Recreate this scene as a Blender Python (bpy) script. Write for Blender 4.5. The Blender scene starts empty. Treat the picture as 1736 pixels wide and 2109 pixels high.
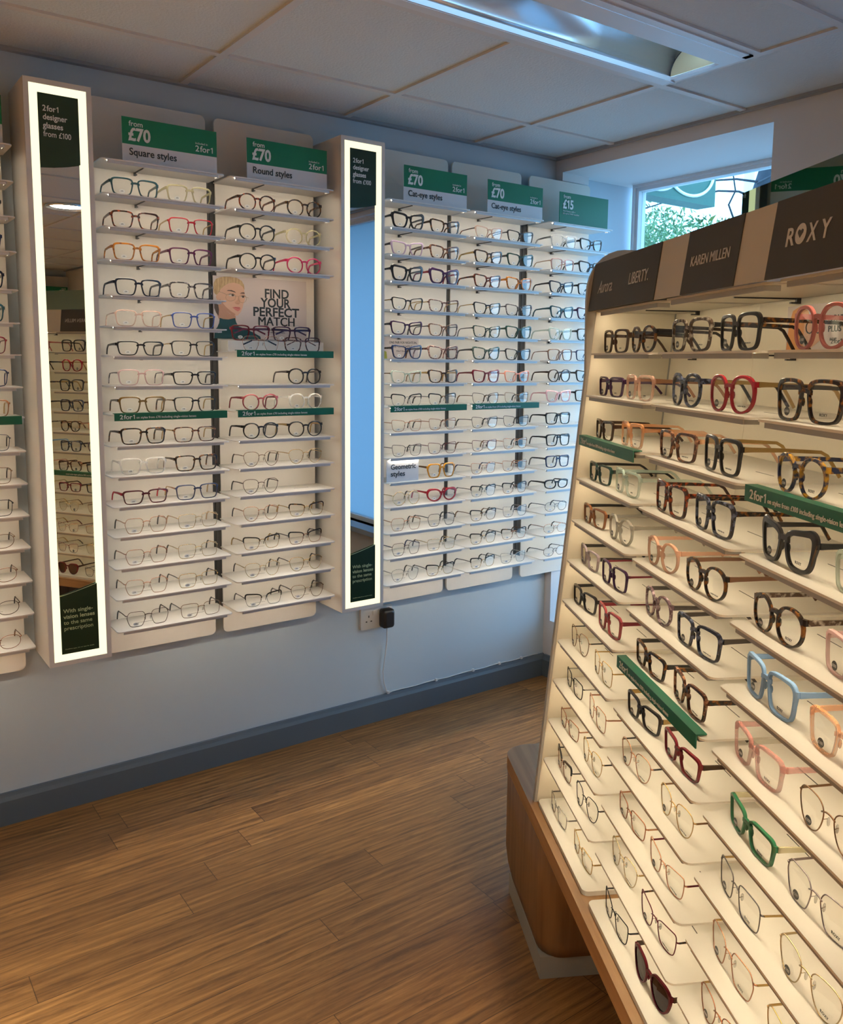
import bpy, bmesh, math, random
from mathutils import Vector, Matrix
random.seed(7)
C = bpy.context.scene.collection
sc = bpy.context.scene
R = math.radians
PI = math.pi

# ---------------------------------------------------------------- camera
CAM = Vector((-2.6785, -2.8073, 1.4516))
YAW, PITCH, ROLL = R(36.132), R(7.1656), R(0.661)
fw = Vector((math.sin(YAW)*math.cos(PITCH), math.cos(YAW)*math.cos(PITCH), -math.sin(PITCH)))
rt = Vector((math.cos(YAW), -math.sin(YAW), 0)); up = rt.cross(fw)
r2 = rt*math.cos(ROLL)+up*math.sin(ROLL); u2 = -rt*math.sin(ROLL)+up*math.cos(ROLL)
cd = bpy.data.cameras.new('camera'); cam = bpy.data.objects.new('camera', cd); C.objects.link(cam)
cam.matrix_world = Matrix(((r2.x, u2.x, -fw.x, CAM.x), (r2.y, u2.y, -fw.y, CAM.y), (r2.z, u2.z, -fw.z, CAM.z), (0, 0, 0, 1)))
cd.sensor_fit = 'HORIZONTAL'; cd.sensor_width = 36; cd.lens = 1757.75/1736*36
cd.shift_x = -29.62/1736; cd.shift_y = -92.68/1736; cd.clip_start = 0.02
sc.camera = cam

# ---------------------------------------------------------------- light and exposure
sc.view_settings.view_transform = 'Standard'; sc.view_settings.look = 'None'
sc.view_settings.gamma = 1; sc.view_settings.use_curve_mapping = False
sc.view_settings.exposure = 0.0
LED_WALL = 37.0        # strips under the wall shelves
LED_STAND = 42.0       # strips under the stand shelves
LED_MIRROR = 1.35       # light frames around the mirrors
DOWNLIGHT = 65.0       # ceiling downlights behind the camera, most of them added as room fill
LINEAR = 72.0            # long fittings out of view, mostly added fill, watts each
SKY = 7.0
w = bpy.data.worlds.new('world'); sc.world = w; w.use_nodes = True
nt = w.node_tree; bg = nt.nodes['Background']; bg.inputs['Strength'].default_value = SKY
tcw = nt.nodes.new('ShaderNodeTexCoord'); sx = nt.nodes.new('ShaderNodeSeparateXYZ'); rw = nt.nodes.new('ShaderNodeValToRGB')
nt.links.new(tcw.outputs['Generated'], sx.inputs[0]); nt.links.new(sx.outputs['Z'], rw.inputs['Fac']); nt.links.new(rw.outputs['Color'], bg.inputs['Color'])
rw.color_ramp.elements[0].color = (.32, .62, .95, 1); rw.color_ramp.elements[1].color = (.27, .56, 1.0, 1)
cy = sc.cycles
cy.use_denoising = True; cy.max_bounces = 8; cy.diffuse_bounces = 4; cy.glossy_bounces = 4
cy.transmission_bounces = 6; cy.transparent_max_bounces = 32; cy.use_light_tree = True
cy.caustics_reflective = False; cy.caustics_refractive = False; cy.sample_clamp_indirect = 4.0

def portal(name, loc, sx_, sz_):        # guides sky sampling through a window opening
    l = bpy.data.lights.new(name, 'AREA'); l.shape = 'RECTANGLE'; l.size = sx_; l.size_y = sz_
    l.cycles.is_portal = True
    o = bpy.data.objects.new(name, l); C.objects.link(o); o.location = loc; o.rotation_euler = (R(90), 0, R(90)); return o
portal('window_portal', (.60, -.55, 1.25), 1.1, 2.0)

# ---------------------------------------------------------------- materials
MATS = {}
def mat(name, col, rough=.5, metal=0.0, spec=.5, emit=None, es=0.0, alpha=1.0):
    if name in MATS: return MATS[name]
    m = bpy.data.materials.new(name); m.use_nodes = True
    b = m.node_tree.nodes['Principled BSDF']
    b.inputs['Base Color'].default_value = (*col, 1); b.inputs['Roughness'].default_value = rough
    b.inputs['Metallic'].default_value = metal; b.inputs['Specular IOR Level'].default_value = spec
    b.inputs['Alpha'].default_value = alpha
    if emit: b.inputs['Emission Color'].default_value = (*emit, 1); b.inputs['Emission Strength'].default_value = es
    MATS[name] = m; return m
def bump(m, scale, strength, dist=.002):
    n = m.node_tree; b = n.nodes['Principled BSDF']
    t = n.nodes.new('ShaderNodeTexCoord'); x = n.nodes.new('ShaderNodeTexNoise'); bp = n.nodes.new('ShaderNodeBump')
    x.inputs['Scale'].default_value = scale; x.inputs['Detail'].default_value = 3
    bp.inputs['Strength'].default_value = strength; bp.inputs['Distance'].default_value = dist
    n.links.new(t.outputs['Object'], x.inputs['Vector']); n.links.new(x.outputs['Fac'], bp.inputs['Height']); n.links.new(bp.outputs['Normal'], b.inputs['Normal'])
    return m
def noise_mix(m, c1, c2, scale, lo=.45, hi=.55, detail=4, stretch=(1, 1, 1)):
    n = m.node_tree; b = n.nodes['Principled BSDF']
    t = n.nodes.new('ShaderNodeTexCoord'); mp = n.nodes.new('ShaderNodeMapping'); x = n.nodes.new('ShaderNodeTexNoise'); r = n.nodes.new('ShaderNodeValToRGB')
    mp.inputs['Scale'].default_value = stretch
    x.inputs['Scale'].default_value = scale; x.inputs['Detail'].default_value = detail
    r.color_ramp.elements[0].position = lo; r.color_ramp.elements[1].position = hi
    r.color_ramp.elements[0].color = (*c1, 1); r.color_ramp.elements[1].color = (*c2, 1)
    n.links.new(t.outputs['Object'], mp.inputs['Vector']); n.links.new(mp.outputs['Vector'], x.inputs['Vector']); n.links.new(x.outputs['Fac'], r.inputs['Fac']); n.links.new(r.outputs['Color'], b.inputs['Base Color'])
    return m
def clear(name, tint=(1, 1, 1), refl=.35, rough=.03):   # thin glass: see-through with a fresnel sheen
    if name in MATS: return MATS[name]
    m = bpy.data.materials.new(name); m.use_nodes = True; n = m.node_tree
    for q in list(n.nodes): n.nodes.remove(q)
    o = n.nodes.new('ShaderNodeOutputMaterial'); mx = n.nodes.new('ShaderNodeMixShader'); tr = n.nodes.new('ShaderNodeBsdfTransparent'); g = n.nodes.new('ShaderNodeBsdfGlossy')
    fr = n.nodes.new('ShaderNodeFresnel'); mu = n.nodes.new('ShaderNodeMath'); mu.operation = 'MULTIPLY'; mu.inputs[1].default_value = refl
    fr.inputs['IOR'].default_value = 1.5
    tr.inputs['Color'].default_value = (*tint, 1); g.inputs['Roughness'].default_value = rough
    n.links.new(fr.outputs[0], mu.inputs[0]); n.links.new(mu.outputs[0], mx.inputs[0]); n.links.new(tr.outputs[0], mx.inputs[1]); n.links.new(g.outputs[0], mx.inputs[2]); n.links.new(mx.outputs[0], o.inputs[0])
    MATS[name] = m; return m
def glow(name, col, s):
    if name in MATS: return MATS[name]
    m = bpy.data.materials.new(name); m.use_nodes = True; n = m.node_tree
    for q in list(n.nodes): n.nodes.remove(q)
    o = n.nodes.new('ShaderNodeOutputMaterial'); e = n.nodes.new('ShaderNodeEmission'); e.inputs[0].default_value = (*col, 1); e.inputs[1].default_value = s
    n.links.new(e.outputs[0], o.inputs[0]); MATS[name] = m; return m

M_wall = bump(mat('wall_paint', (.56, .655, .72), .75), 60, .15)
M_ceil = bump(mat('ceiling_tile', (.66, .70, .70), .95, spec=.1), 130, .55, .004)
M_grid = mat('ceiling_grid', (.66, .65, .63), .5)
M_gap = mat('gap_dark', (.03, .03, .03), .9)
M_base = bump(mat('baseboard_paint', (.11, .148, .185), .45), 40, .1)
M_panel = bump(mat('display_panel', (.80, .75, .67), .6), 90, .08)
M_box = bump(mat('column_white', (.78, .75, .70), .5), 90, .05)
M_bezel = mat('column_bezel', (.70, .69, .66), .45)
M_shelf = mat('shelf_white', (.86, .83, .78), .35)
M_alu = mat('shelf_front_aluminium', (.58, .59, .60), .4, .3)
M_rail = mat('dark_rail', (.022, .020, .018), .6)
M_led_w = glow('led_wall', (1, .87, .68), LED_WALL)
M_led_s = glow('led_stand', (1, .83, .58), LED_STAND)
M_led_m = glow('led_mirror', (1, .94, .62), LED_MIRROR)
M_mirror = mat('mirror', (.80, .84, .84), .0, 1.0)
M_green = mat('sign_green', (.0, .175, .085), .45)
M_green2 = mat('strip_green', (.0, .12, .062), .4)
M_dkgreen = mat('sign_dark_green', (.004, .028, .012), .3)
M_white = mat('sign_white', (.74, .74, .76), .5)
M_print_w = mat('print_white', (.85, .87, .84), .5)
M_print_pale = mat('print_pale_green', (.50, .62, .36), .5)
M_ink = mat('print_ink', (.012, .022, .026), .5)
M_black = mat('black_plastic', (.012, .012, .013), .4)
M_plate = mat('socket_white', (.70, .69, .66), .35)
M_cable = mat('cable_white', (.75, .75, .74), .45)
M_head_d = mat('header_dark', (.040, .035, .029), .6)
M_head_g = mat('header_grey', (.52, .48, .41), .5)
M_endp = mat('stand_grey_edge', (.42, .41, .38), .5)
M_cream = bump(mat('stand_cream', (.80, .73, .58), .55), 90, .06)
M_sh_s = mat('stand_shelf', (.84, .80, .70), .35)
M_lip_s = mat('stand_shelf_front', (.36, .36, .35), .4, .3)
M_poster = mat('poster_pink', (.60, .53, .51), .55)
M_gloss_dark = mat('dark_mirror_panel', (.30, .40, .32), .01, 1.0)
M_lens = clear('lens_clear', (.99, .99, .985), .12)
M_sun = clear('lens_dark', (.16, .07, .09), .8)
M_pane = clear('window_glass', (.88, .94, .95), .5)
M_upvc = mat('window_frame_white', (.78, .80, .82), .35)
M_pad = mat('nose_pad', (.8, .78, .7), .2, alpha=.45)
M_tag_w = mat('sticker_white', (.86, .85, .82), .5)
M_tag_d = mat('sticker_dark', (.05, .055, .05), .45)
M_slot = mat('slot_dark', (.10, .09, .08), .8)
M_refl = mat('reflector', (.78, .80, .83), .22, .85)
M_fit = mat('fitting_white', (.72, .74, .76), .35)
M_endcap = mat('fitting_cream', (.82, .66, .38), .6)
M_bark = bump(mat('bark', (.03, .035, .045), .9), 12, .6, .02)
M_leaf = noise_mix(mat('leaf', (.1, .3, .08), .5), (.04, .11, .03), (.16, .29, .09), 2.5, .3, .7)
M_leaf2 = mat('leaf_yellow', (.13, .17, .02), .5)
M_pole = mat('pole_white', (.65, .7, .75), .5)
M_pave = mat('pavement', (.52, .52, .50), .9)
M_teal = mat('fascia_green', (.0, .085, .052), .4)
M_frost = bpy.data.materials.new('frosted_film'); M_frost.use_nodes = True
_n = M_frost.node_tree
for q in list(_n.nodes): _n.nodes.remove(q)
_o = _n.nodes.new('ShaderNodeOutputMaterial'); _t = _n.nodes.new('ShaderNodeBsdfTranslucent'); _d = _n.nodes.new('ShaderNodeBsdfDiffuse'); _m = _n.nodes.new('ShaderNodeMixShader')
_t.inputs[0].default_value = (.40, .46, .50, 1); _d.inputs[0].default_value = (.6, .7, .78, 1); _m.inputs[0].default_value = .12
_n.links.new(_t.outputs[0], _m.inputs[1]); _n.links.new(_d.outputs[0], _m.inputs[2]); _n.links.new(_m.outputs[0], _o.inputs[0])

def wood(name, base, dark, scale=1.0, rough=.5, axis='X'):
    m = mat(name, base, rough)
    st = (1.2*scale, 22*scale, 22*scale) if axis == 'X' else ((22*scale, 22*scale, 1.2*scale) if axis == 'Z' else (22*scale, 1.2*scale, 22*scale))
    return noise_mix(m, dark, base, 1.6, .32, .68, 6, st)
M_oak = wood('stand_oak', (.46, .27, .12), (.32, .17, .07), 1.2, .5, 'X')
M_oak_v = wood('stand_oak_shaded', (.30, .165, .07), (.19, .095, .036), 1.2, .5, 'Z')  # pedestal copy of the oak, its shadow put into darker colours
M_plinth = mat('plinth_grey', (.40, .40, .36), .5)

# floor planks: rows 0.1035 deep, boards 0.92 long with a random start per row
def floor_mat():
    m = bpy.data.materials.new('floor_planks'); m.use_nodes = True; n = m.node_tree; L = n.links
    b = n.nodes['Principled BSDF']
    def N(t, **k):
        q = n.nodes.new(t)
        for a_, v_ in k.items(): setattr(q, a_, v_)
        return q
    def M(op, a_, b_=None):
        q = N('ShaderNodeMath', operation=op)
        for i, v in enumerate((a_, b_)):
            if v is None: continue
            if isinstance(v, (int, float)): q.inputs[i].default_value = v
            else: L.new(v, q.inputs[i])
        return q.outputs[0]
    tc = N('ShaderNodeTexCoord'); s = N('ShaderNodeSeparateXYZ'); L.new(tc.outputs['Object'], s.inputs[0])
    ry = M('DIVIDE', M('ADD', s.outputs['Y'], 0.66), .1035); row = M('FLOOR', ry)
    wn = N('ShaderNodeTexWhiteNoise', noise_dimensions='1D'); L.new(M('ADD', row, 31.7), wn.inputs['W'])
    rx = M('ADD', M('DIVIDE', s.outputs['X'], .92), M('MULTIPLY', wn.outputs['Value'], 7.0)); colm = M('FLOOR', rx)
    cv = N('ShaderNodeCombineXYZ'); L.new(row, cv.inputs[0]); L.new(colm, cv.inputs[1])
    w2 = N('ShaderNodeTexWhiteNoise', noise_dimensions='2D'); L.new(cv.outputs[0], w2.inputs['Vector'])
    # grain
    gv = N('ShaderNodeCombineXYZ'); L.new(M('ADD', M('MULTIPLY', s.outputs['X'], 3.6), M('MULTIPLY', w2.outputs['Value'], 40)), gv.inputs[0]); L.new(M('MULTIPLY', s.outputs['Y'], 48), gv.inputs[1])
    L.new(M('MULTIPLY', w2.outputs['Value'], 9), gv.inputs[2])
    g = N('ShaderNodeTexNoise'); g.inputs['Scale'].default_value = 1.3; g.inputs['Detail'].default_value = 9; g.inputs['Roughness'].default_value = .74; g.inputs['Distortion'].default_value = .7
    L.new(gv.outputs[0], g.inputs['Vector'])
    r = N('ShaderNodeValToRGB'); r.color_ramp.elements[0].position = .30; r.color_ramp.elements[1].position = .72
    r.color_ramp.elements[0].color = (.10, .044, .014, 1); r.color_ramp.elements[1].color = (.47, .245, .082, 1)
    e = r.color_ramp.elements.new(.52); e.color = (.31, .150, .046, 1)
    L.new(g.outputs['Fac'], r.inputs['Fac'])
    # cathedral figure
    wv = N('ShaderNodeTexWave', wave_type='RINGS'); wv.inputs['Scale'].default_value = .9; wv.inputs['Distortion'].default_value = 6; wv.inputs['Detail'].default_value = 3; wv.inputs['Detail Scale'].default_value = 1.2
    gv2 = N('ShaderNodeCombineXYZ'); L.new(M('ADD', M('MULTIPLY', s.outputs['X'], 1.1), M('MULTIPLY', w2.outputs['Value'], 17)), gv2.inputs[0]); L.new(M('ADD', M('MULTIPLY', s.outputs['Y'], 16), M('MULTIPLY', w2.outputs['Value'], 30)), gv2.inputs[1])
    L.new(gv2.outputs[0], wv.inputs['Vector'])
    mxw = N('ShaderNodeMix', data_type='RGBA', blend_type='MULTIPLY'); mxw.inputs['Factor'].default_value = .5
    rw_ = N('ShaderNodeValToRGB'); rw_.color_ramp.elements[0].color = (.55, .5, .45, 1); rw_.color_ramp.elements[1].color = (1.1, 1.1, 1.1, 1); L.new(wv.outputs['Fac'], rw_.inputs['Fac'])
    L.new(r.outputs['Color'], mxw.inputs['A']); L.new(rw_.outputs['Color'], mxw.inputs['B'])
    # per-board tone
    mx = N('ShaderNodeMix', data_type='RGBA', blend_type='MULTIPLY'); mx.inputs['Factor'].default_value = 1
    tone = N('ShaderNodeValToRGB'); tone.color_ramp.elements[0].color = (.78, .76, .74, 1); tone.color_ramp.elements[1].color = (1.18, 1.18, 1.16, 1); L.new(w2.outputs['Value'], tone.inputs['Fac'])
    L.new(mxw.outputs['Result'], mx.inputs['A']); L.new(tone.outputs['Color'], mx.inputs['B'])
    # seams
    fy = M('FRACT', ry); fx = M('FRACT', rx)
    seam = M('MAXIMUM', M('LESS_THAN', fy, .018), M('LESS_THAN', fx, .0022))
    mx2 = N('ShaderNodeMix', data_type='RGBA'); L.new(M('MULTIPLY', seam, .75), mx2.inputs['Factor']); L.new(mx.outputs['Result'], mx2.inputs['A']); mx2.inputs['B'].default_value = (.03, .014, .006, 1)
    L.new(mx2.outputs['Result'], b.inputs['Base Color']); b.inputs['Roughness'].default_value = .42
    bp = N('ShaderNodeBump'); bp.inputs['Strength'].default_value = .12; bp.inputs['Distance'].default_value = .002
    L.new(M('SUBTRACT', g.outputs['Fac'], seam), bp.inputs['Height']); L.new(bp.outputs['Normal'], b.inputs['Normal'])
    return m
M_floor = floor_mat()

# ---------------------------------------------------------------- geometry helpers
class MB:
    def __init__(s): s.v = []; s.f = []; s.m = []; s.sm = []
    def add(s, vs, fs, mi=0, smooth=False):
        k = len(s.v); s.v += [tuple(p) for p in vs]
        for f in fs: s.f.append([i+k for i in f]); s.m.append(mi); s.sm.append(smooth)
    def box(s, x0, x1, y0, y1, z0, z1, mi=0):
        s.add([(x0, y0, z0), (x1, y0, z0), (x1, y1, z0), (x0, y1, z0), (x0, y0, z1), (x1, y0, z1), (x1, y1, z1), (x0, y1, z1)],
              [(0, 3, 2, 1), (4, 5, 6, 7), (0, 1, 5, 4), (1, 2, 6, 5), (2, 3, 7, 6), (3, 0, 4, 7)], mi)
    def prism(s, pts, axis, a0, a1, mi=0, smooth=False):     # polygon extruded along an axis; pts in the other two axes (cyclic order)
        def P(p, a):
            if axis == 'x': return (a, p[0], p[1])
            if axis == 'y': return (p[0], a, p[1])
            return (p[0], p[1], a)
        n = len(pts); vs = [P(p, a0) for p in pts]+[P(p, a1) for p in pts]
        s.add(vs, [list(range(n))[::-1], [n+i for i in range(n)]], mi)
        k = len(s.v)-2*n
        for i in range(n):
            j = (i+1) % n; s.f.append([k+i, k+j, k+n+j, k+n+i]); s.m.append(mi); s.sm.append(smooth)
    def loft(s, rings, closed_ring=True, closed_path=False, caps=True, mi=0, smooth=True):
        n = len(rings[0]); k = len(s.v)
        for r in rings: s.v += [tuple(p) for p in r]
        m = len(rings)
        for a in range(m if closed_path else m-1):
            b = (a+1) % m
            for i in range(n if closed_ring else n-1):
                j = (i+1) % n
                s.f.append([k+a*n+i, k+a*n+j, k+b*n+j, k+b*n+i]); s.m.append(mi); s.sm.append(smooth)
        if caps and not closed_path:
            s.f.append([k+i for i in range(n)][::-1]); s.m.append(mi); s.sm.append(False)
            s.f.append([k+(m-1)*n+i for i in range(n)]); s.m.append(mi); s.sm.append(False)
    def loft_sharp(s, rings, closed_path=False, mi=0):     # smooth along the run, crisp across the profile
        n = len(rings[0]); m = len(rings)
        for i in range(n):
            j = (i+1) % n
            s.loft([[r[i], r[j]] for r in rings], False, closed_path, False, mi, True)
        if not closed_path:
            s.add(rings[0], [list(range(n))[::-1]], mi); s.add(rings[-1], [list(range(n))], mi)
    def tube(s, pts, r, n=6, mi=0, closed=False, radii=None):
        pts = [Vector(p) for p in pts]; m = len(pts); rings = []
        prev = None
        for i in range(m):
            if closed: d = pts[(i+1) % m]-pts[i-1]
            else: d = pts[min(i+1, m-1)]-pts[max(i-1, 0)]
            d.normalize()
            if prev is None:
                h = Vector((0, 0, 1)) if abs(d.z) < .9 else Vector((0, 1, 0))
                if closed: h = Vector((0, 1, 0)) if abs(d.y) < .9 else Vector((0, 0, 1))
            else: h = prev
            u = d.cross(h); u.normalize(); v = u.cross(d); v.normalize(); prev = v
            rr = radii[i] if radii else r
            rings.append([pts[i]+u*(rr*math.cos(2*PI*q/n))+v*(rr*math.sin(2*PI*q/n)) for q in range(n)])
        s.loft(rings, True, closed, not closed, mi)
    def mesh(s, name):
        me = bpy.data.meshes.new(name); me.from_pydata(s.v, [], s.f)
        me.polygons.foreach_set('material_index', s.m); me.polygons.foreach_set('use_smooth', s.sm)
        bm = bmesh.new(); bm.from_mesh(me); bmesh.ops.recalc_face_normals(bm, faces=bm.faces); bm.to_mesh(me); bm.free()
        me.update(); return me
    def build(s, name, mats, parent=None, loc=(0, 0, 0)):
        return link(name, s.mesh(name), mats, parent, loc)
def link(name, me, mats, parent=None, loc=(0, 0, 0), rot=(0, 0, 0)):
    o = bpy.data.objects.new(name, me); C.objects.link(o); o.parent = parent; o.location = loc; o.rotation_euler = rot
    if not isinstance(mats, (list, tuple)): mats = [mats]
    while len(me.materials) < len(mats): me.materials.append(None)
    for i, m in enumerate(mats): o.material_slots[i].link = 'OBJECT'; o.material_slots[i].material = m
    return o
def tag(o, label, cat, group=None):
    o['label'] = label; o['category'] = cat
    if group: o['group'] = group
    return o
def empty(name, loc=(0, 0, 0), rz=0, label=None, cat=None, group=None):
    o = bpy.data.objects.new(name, None); C.objects.link(o); o.location = loc; o.rotation_euler = (0, 0, rz); o.empty_display_size = .05
    if label: tag(o, label, cat, group)
    return o
def struct(name, mb, mats): o = mb.build(name, mats); o['kind'] = 'structure'; return o
def rrect(x0, x1, y0, y1, r, corners=(1, 1, 1, 1), n=5):    # corners: x0y0, x1y0, x1y1, x0y1
    P = []
    for (cx, cy_, a0), on in zip(((x0+r, y0+r, PI), (x1-r, y0+r, 1.5*PI), (x1-r, y1-r, 0), (x0+r, y1-r, .5*PI)), corners):
        if on: P += [(cx+r*math.cos(a0+q*.5*PI/n), cy_+r*math.sin(a0+q*.5*PI/n)) for q in range(n+1)]
        else: P.append(((x0 if cx == x0+r else x1), (y0 if cy_ == y0+r else y1)))
    return P

# lettering: outlines of the built-in font turned into mesh, flat in XZ facing -Y
TXT = {}
def _raw(body, size, bold, shear, depth, space):
    c = bpy.data.curves.new('lettering', 'FONT'); c.body = body; c.size = size; c.offset = bold*size; c.shear = shear
    c.extrude = depth; c.resolution_u = 3; c.space_character = space
    o = bpy.data.objects.new('lettering', c); C.objects.link(o)
    bpy.context.view_layer.update()
    me = bpy.data.meshes.new_from_object(o.evaluated_get(bpy.context.evaluated_depsgraph_get()))
    bpy.data.objects.remove(o); bpy.data.curves.remove(c); return me
def text_mesh(body, size, bold=0.0, align='LEFT', shear=0.0, depth=.0003, space=1.0):
    k = (body, size, bold, align, shear, depth, space)
    if k in TXT: return TXT[k]
    # lay out runs; '1' gets a flagged figure, '~' is a thin gap
    bm = bmesh.new(); cur = 0.0; run = ''
    def adv(t):
        a_ = _raw(t+'|', size, 0, 0, .0, space); b_ = _raw('|', size, 0, 0, .0, space)
        return max(v.co.x for v in a_.vertices)-max(v.co.x for v in b_.vertices)
    def flush():
        nonlocal run, cur
        if run.strip():
            if 'M' in run and bold > 0: shifts, bo = (-bold*size*.8, 0, bold*size*.8), 0
            else: shifts, bo = (0,), bold
            for sh in shifts:
                m_ = _raw(run, size, bo, shear, depth, space); m_.transform(Matrix.Translation((cur+sh, 0, depth*.3*(sh != 0)))); bm.from_mesh(m_)
        if run: cur += adv(run)
        run = ''
    for ch in body:
        if ch == '1':
            flush(); w_ = size*(.085+1.7*bold); h_ = size*.68; x_ = cur+size*.17
            P = [(x_, 0), (x_+w_, 0), (x_+w_, h_), (x_+w_*.25, h_), (x_-size*.13, h_-size*.11), (x_-size*.13, h_-size*.11-w_*.95), (x_, h_-size*.03-w_*1.1)]
            P = [(p[0]+shear*p[1], p[1]) for p in P]
            f_ = [bm.verts.new((p[0], p[1], depth)) for p in P]; g_ = [bm.verts.new((p[0], p[1], -depth)) for p in P]
            bm.faces.new(f_); bm.faces.new(g_[::-1]); n_ = len(P)
            for q in range(n_): bm.faces.new((g_[q], g_[(q+1) % n_], f_[(q+1) % n_], f_[q]))
            cur = x_+w_+size*.10
        elif ch == '~': flush(); cur += size*.09
        else: run += ch
    flush()
    me = bpy.data.meshes.new('lettering'); bm.to_mesh(me); bm.free()
    if align == 'CENTER':
        xs_ = [v.co.x for v in me.vertices]; me.transform(Matrix.Translation((-(min(xs_)+max(xs_))/2, 0, 0)))
    me.transform(Matrix.Rotation(R(90), 4, 'X'))
    TXT[k] = me; return me
def width(me): xs = [v.co.x for v in me.vertices]; return (min(xs), max(xs))
def text(body, x, y, z, size, m, parent, bold=0.0, align='LEFT', shear=0.0, fit=None, space=1.0, sx_=1.0):
    me = text_mesh(body, size, bold, align, shear, .0003, space)
    o = link('lettering', me, m, parent, (x, y, z))
    s = sx_
    if fit: a, b = width(me); s = fit/(b-a)
    o.scale = (s, 1, 1); return o

# ---------------------------------------------------------------- the room
HC = 2.315
b = MB(); b.box(-6.5, .52, -7, .3, -.12, 0); struct('floor', b, M_floor)
b = MB(); b.box(-6.5, 3e-3, 0, .3, 0, 2.6); b.box(0.003, .52, .0, .3, 0, 2.6); struct('wall_back', b, M_wall)
# window wall with two openings (a thick wall with reveals)
b = MB(); T = .52
O1 = (-1.048, -.042, .265, 2.26); O2 = (-3.05, -1.50, .45, 2.285)
b.box(0, T, O1[1], 0, 0, .50); b.box(0, .16, O1[1], -.0005, 2.225, 2.26)
b.box(0, T, O1[0], O1[1], 0, O1[2]); b.box(0, T, O1[0], -.0005, O1[3], 2.6)
b.box(0, T, O2[1], O1[0], 0, 2.6); b.box(0, T, O2[0], O2[1], 0, O2[2]); b.box(0, T, O2[0], O2[1], O2[3], 2.6)
b.box(0, T, -7, O2[0], 0, 2.6); struct('wall_right', b, bump(mat('window_wall_paint', (.76, .745, .735), .75), 60, .15))
b = MB(); b.box(-6.5, T, -7.2, -7, 0, 2.6); struct('wall_front', b, M_wall)
b = MB(); b.box(-6.7, -6.5, -7.2, .3, 0, 2.6); struct('wall_left', b, M_wall)
# ceiling tiles (slab with a slot for the light fitting) and the tee-bar grid
FX0, FX1, FY0, FY1 = -1.652, -.468, -1.278, -.957
b = MB(); zt = HC+.007
for x0, x1, y0, y1 in ((-6.5, FX0, -7, 0), (FX1, 0, -7, 0), (FX0, FX1, -7, FY0), (FX0, FX1, FY1, 0)): b.box(x0, x1, y0, y1, zt, zt+.02)
struct('ceiling', b, M_ceil)
b = MB(); t = .012
ys = [-.34-.6*k for k in range(12)]; xs = [-.4585-.6*k for k in range(11)]
for y in ys: b.box(-6.5, 0, y-t, y+t, HC, zt)
b.box(-1.6465, -.4705, -1.302, -1.278, HC, zt)
for x in xs:
    yy = [0]+ys+[-7]
    for y1, y0 in zip(yy[:-1], yy[1:]):
        if -1.06-.01 < x < -1.05 and abs(y1+.94) < .01: b.box(x-t, x+t, y0+t, -1.302, HC, zt); continue
        b.box(x-t, x+t, y0+t, y1-(t if y1 < 0 else 0), HC, zt)
struct('trim_1', b, M_grid)
b = MB()      # perimeter angle
b.box(-6.5, 0, -.022, 0, HC-.003, zt); b.box(-.022, 0, -7, -.022, HC-.003, zt); struct('trim_2', b, mat('perimeter_angle', (.30, .33, .36), .5))
# skirting boards with a moulded top edge
prof = [(0, 0), (-.018, 0), (-.018, .078), (-.012, .090), (-.009, .101), (0, .101)]
b = MB(); b.prism(prof, 'x', -6.5, 0); struct('baseboard_back', b, M_base)
b = MB(); b.prism([(p[0], p[1]) for p in prof], 'y', -7, -.018); struct('baseboard_right', b, M_base)
# windows
def window(name, y0, y1, z0, z1, x, glass, mull=False):
    b = MB(); e = .028
    b.box(x, x+.05, y0, y0+e, z0, z1); b.box(x, x+.05, y1-e, y1, z0, z1); b.box(x, x+.05, y0+e, y1-e, z0, z0+e); b.box(x, x+.05, y0+e, y1-e, z1-e, z1)
    b.box(x-.012, x, y0, y0+.012, z0, z1); b.box(x-.012, x, y1-.012, y1, z0, z1); b.box(x-.012, x, y0+.012, y1-.012, z1-.012, z1)
    f = struct(name, b, M_upvc)
    g = MB(); g.box(x+.022, x+.028, y0+e, y1-e, z0+e, z1-e); g.build('pane', glass, f)
    return f
window('window_1', O1[0], O1[1], O1[2], O1[3], .46, M_pane)
window('invented_window', O2[0], O2[1], O2[2], O2[3], .04, M_frost)  # frosted window invented to put blue daylight in the mirror
b = MB(); b.box(-.10, .04, O2[0]-.05, O2[1]+.05, .42, .45); struct('trim_3', b, mat('sill_grey', (.30, .36, .42), .5))
b = MB(); b.box(.40, .52, .3, 3.0, -.3, 3.2); struct('wall_outside', b, M_wall)

# ---------------------------------------------------------------- ceiling light fitting and downlights
lf = empty('ceiling_light', (-1.06, -1.118, HC), 0, 'long recessed ceiling light fitting with curved metal reflector', 'ceiling light')
X0, X1, Y0, Y1 = FX0+1.06, FX1+1.06, FY0+1.118, FY1+1.118
b = MB()
for q, (i, z) in enumerate(((0, 0.0), (.016, -.002), (.032, .0))):
    pass
ylip = .113; ysp = -.062; ysp2 = -.132
b.box(X0, X1, ylip+.016, Y1, -.004, .004); b.box(X0, X1, ylip+.006, ylip+.013, -.004, .004); b.box(X0, X1, ylip, ylip+.006, -.008, .012)
b.box(X0, X1, Y0, ysp2-.003, -.004, .004)
b.box(X0, X0+.02, Y0, ylip, -.004, .004); b.box(X1-.02, X1, Y0, ylip, -.004, .004)
b.build('frame', M_fit, lf)
b = MB(); b.box(X0+.02, X1-.02, ysp2, ysp, -.004, .03); b.build('lamp_cover', M_fit, lf)
arc = []
for q in range(15):
    a_ = q/14*PI/2; arc.append((ylip-(ylip-ysp)*(1-math.cos(a_)), .006+.105*math.sin(a_)))
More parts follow.
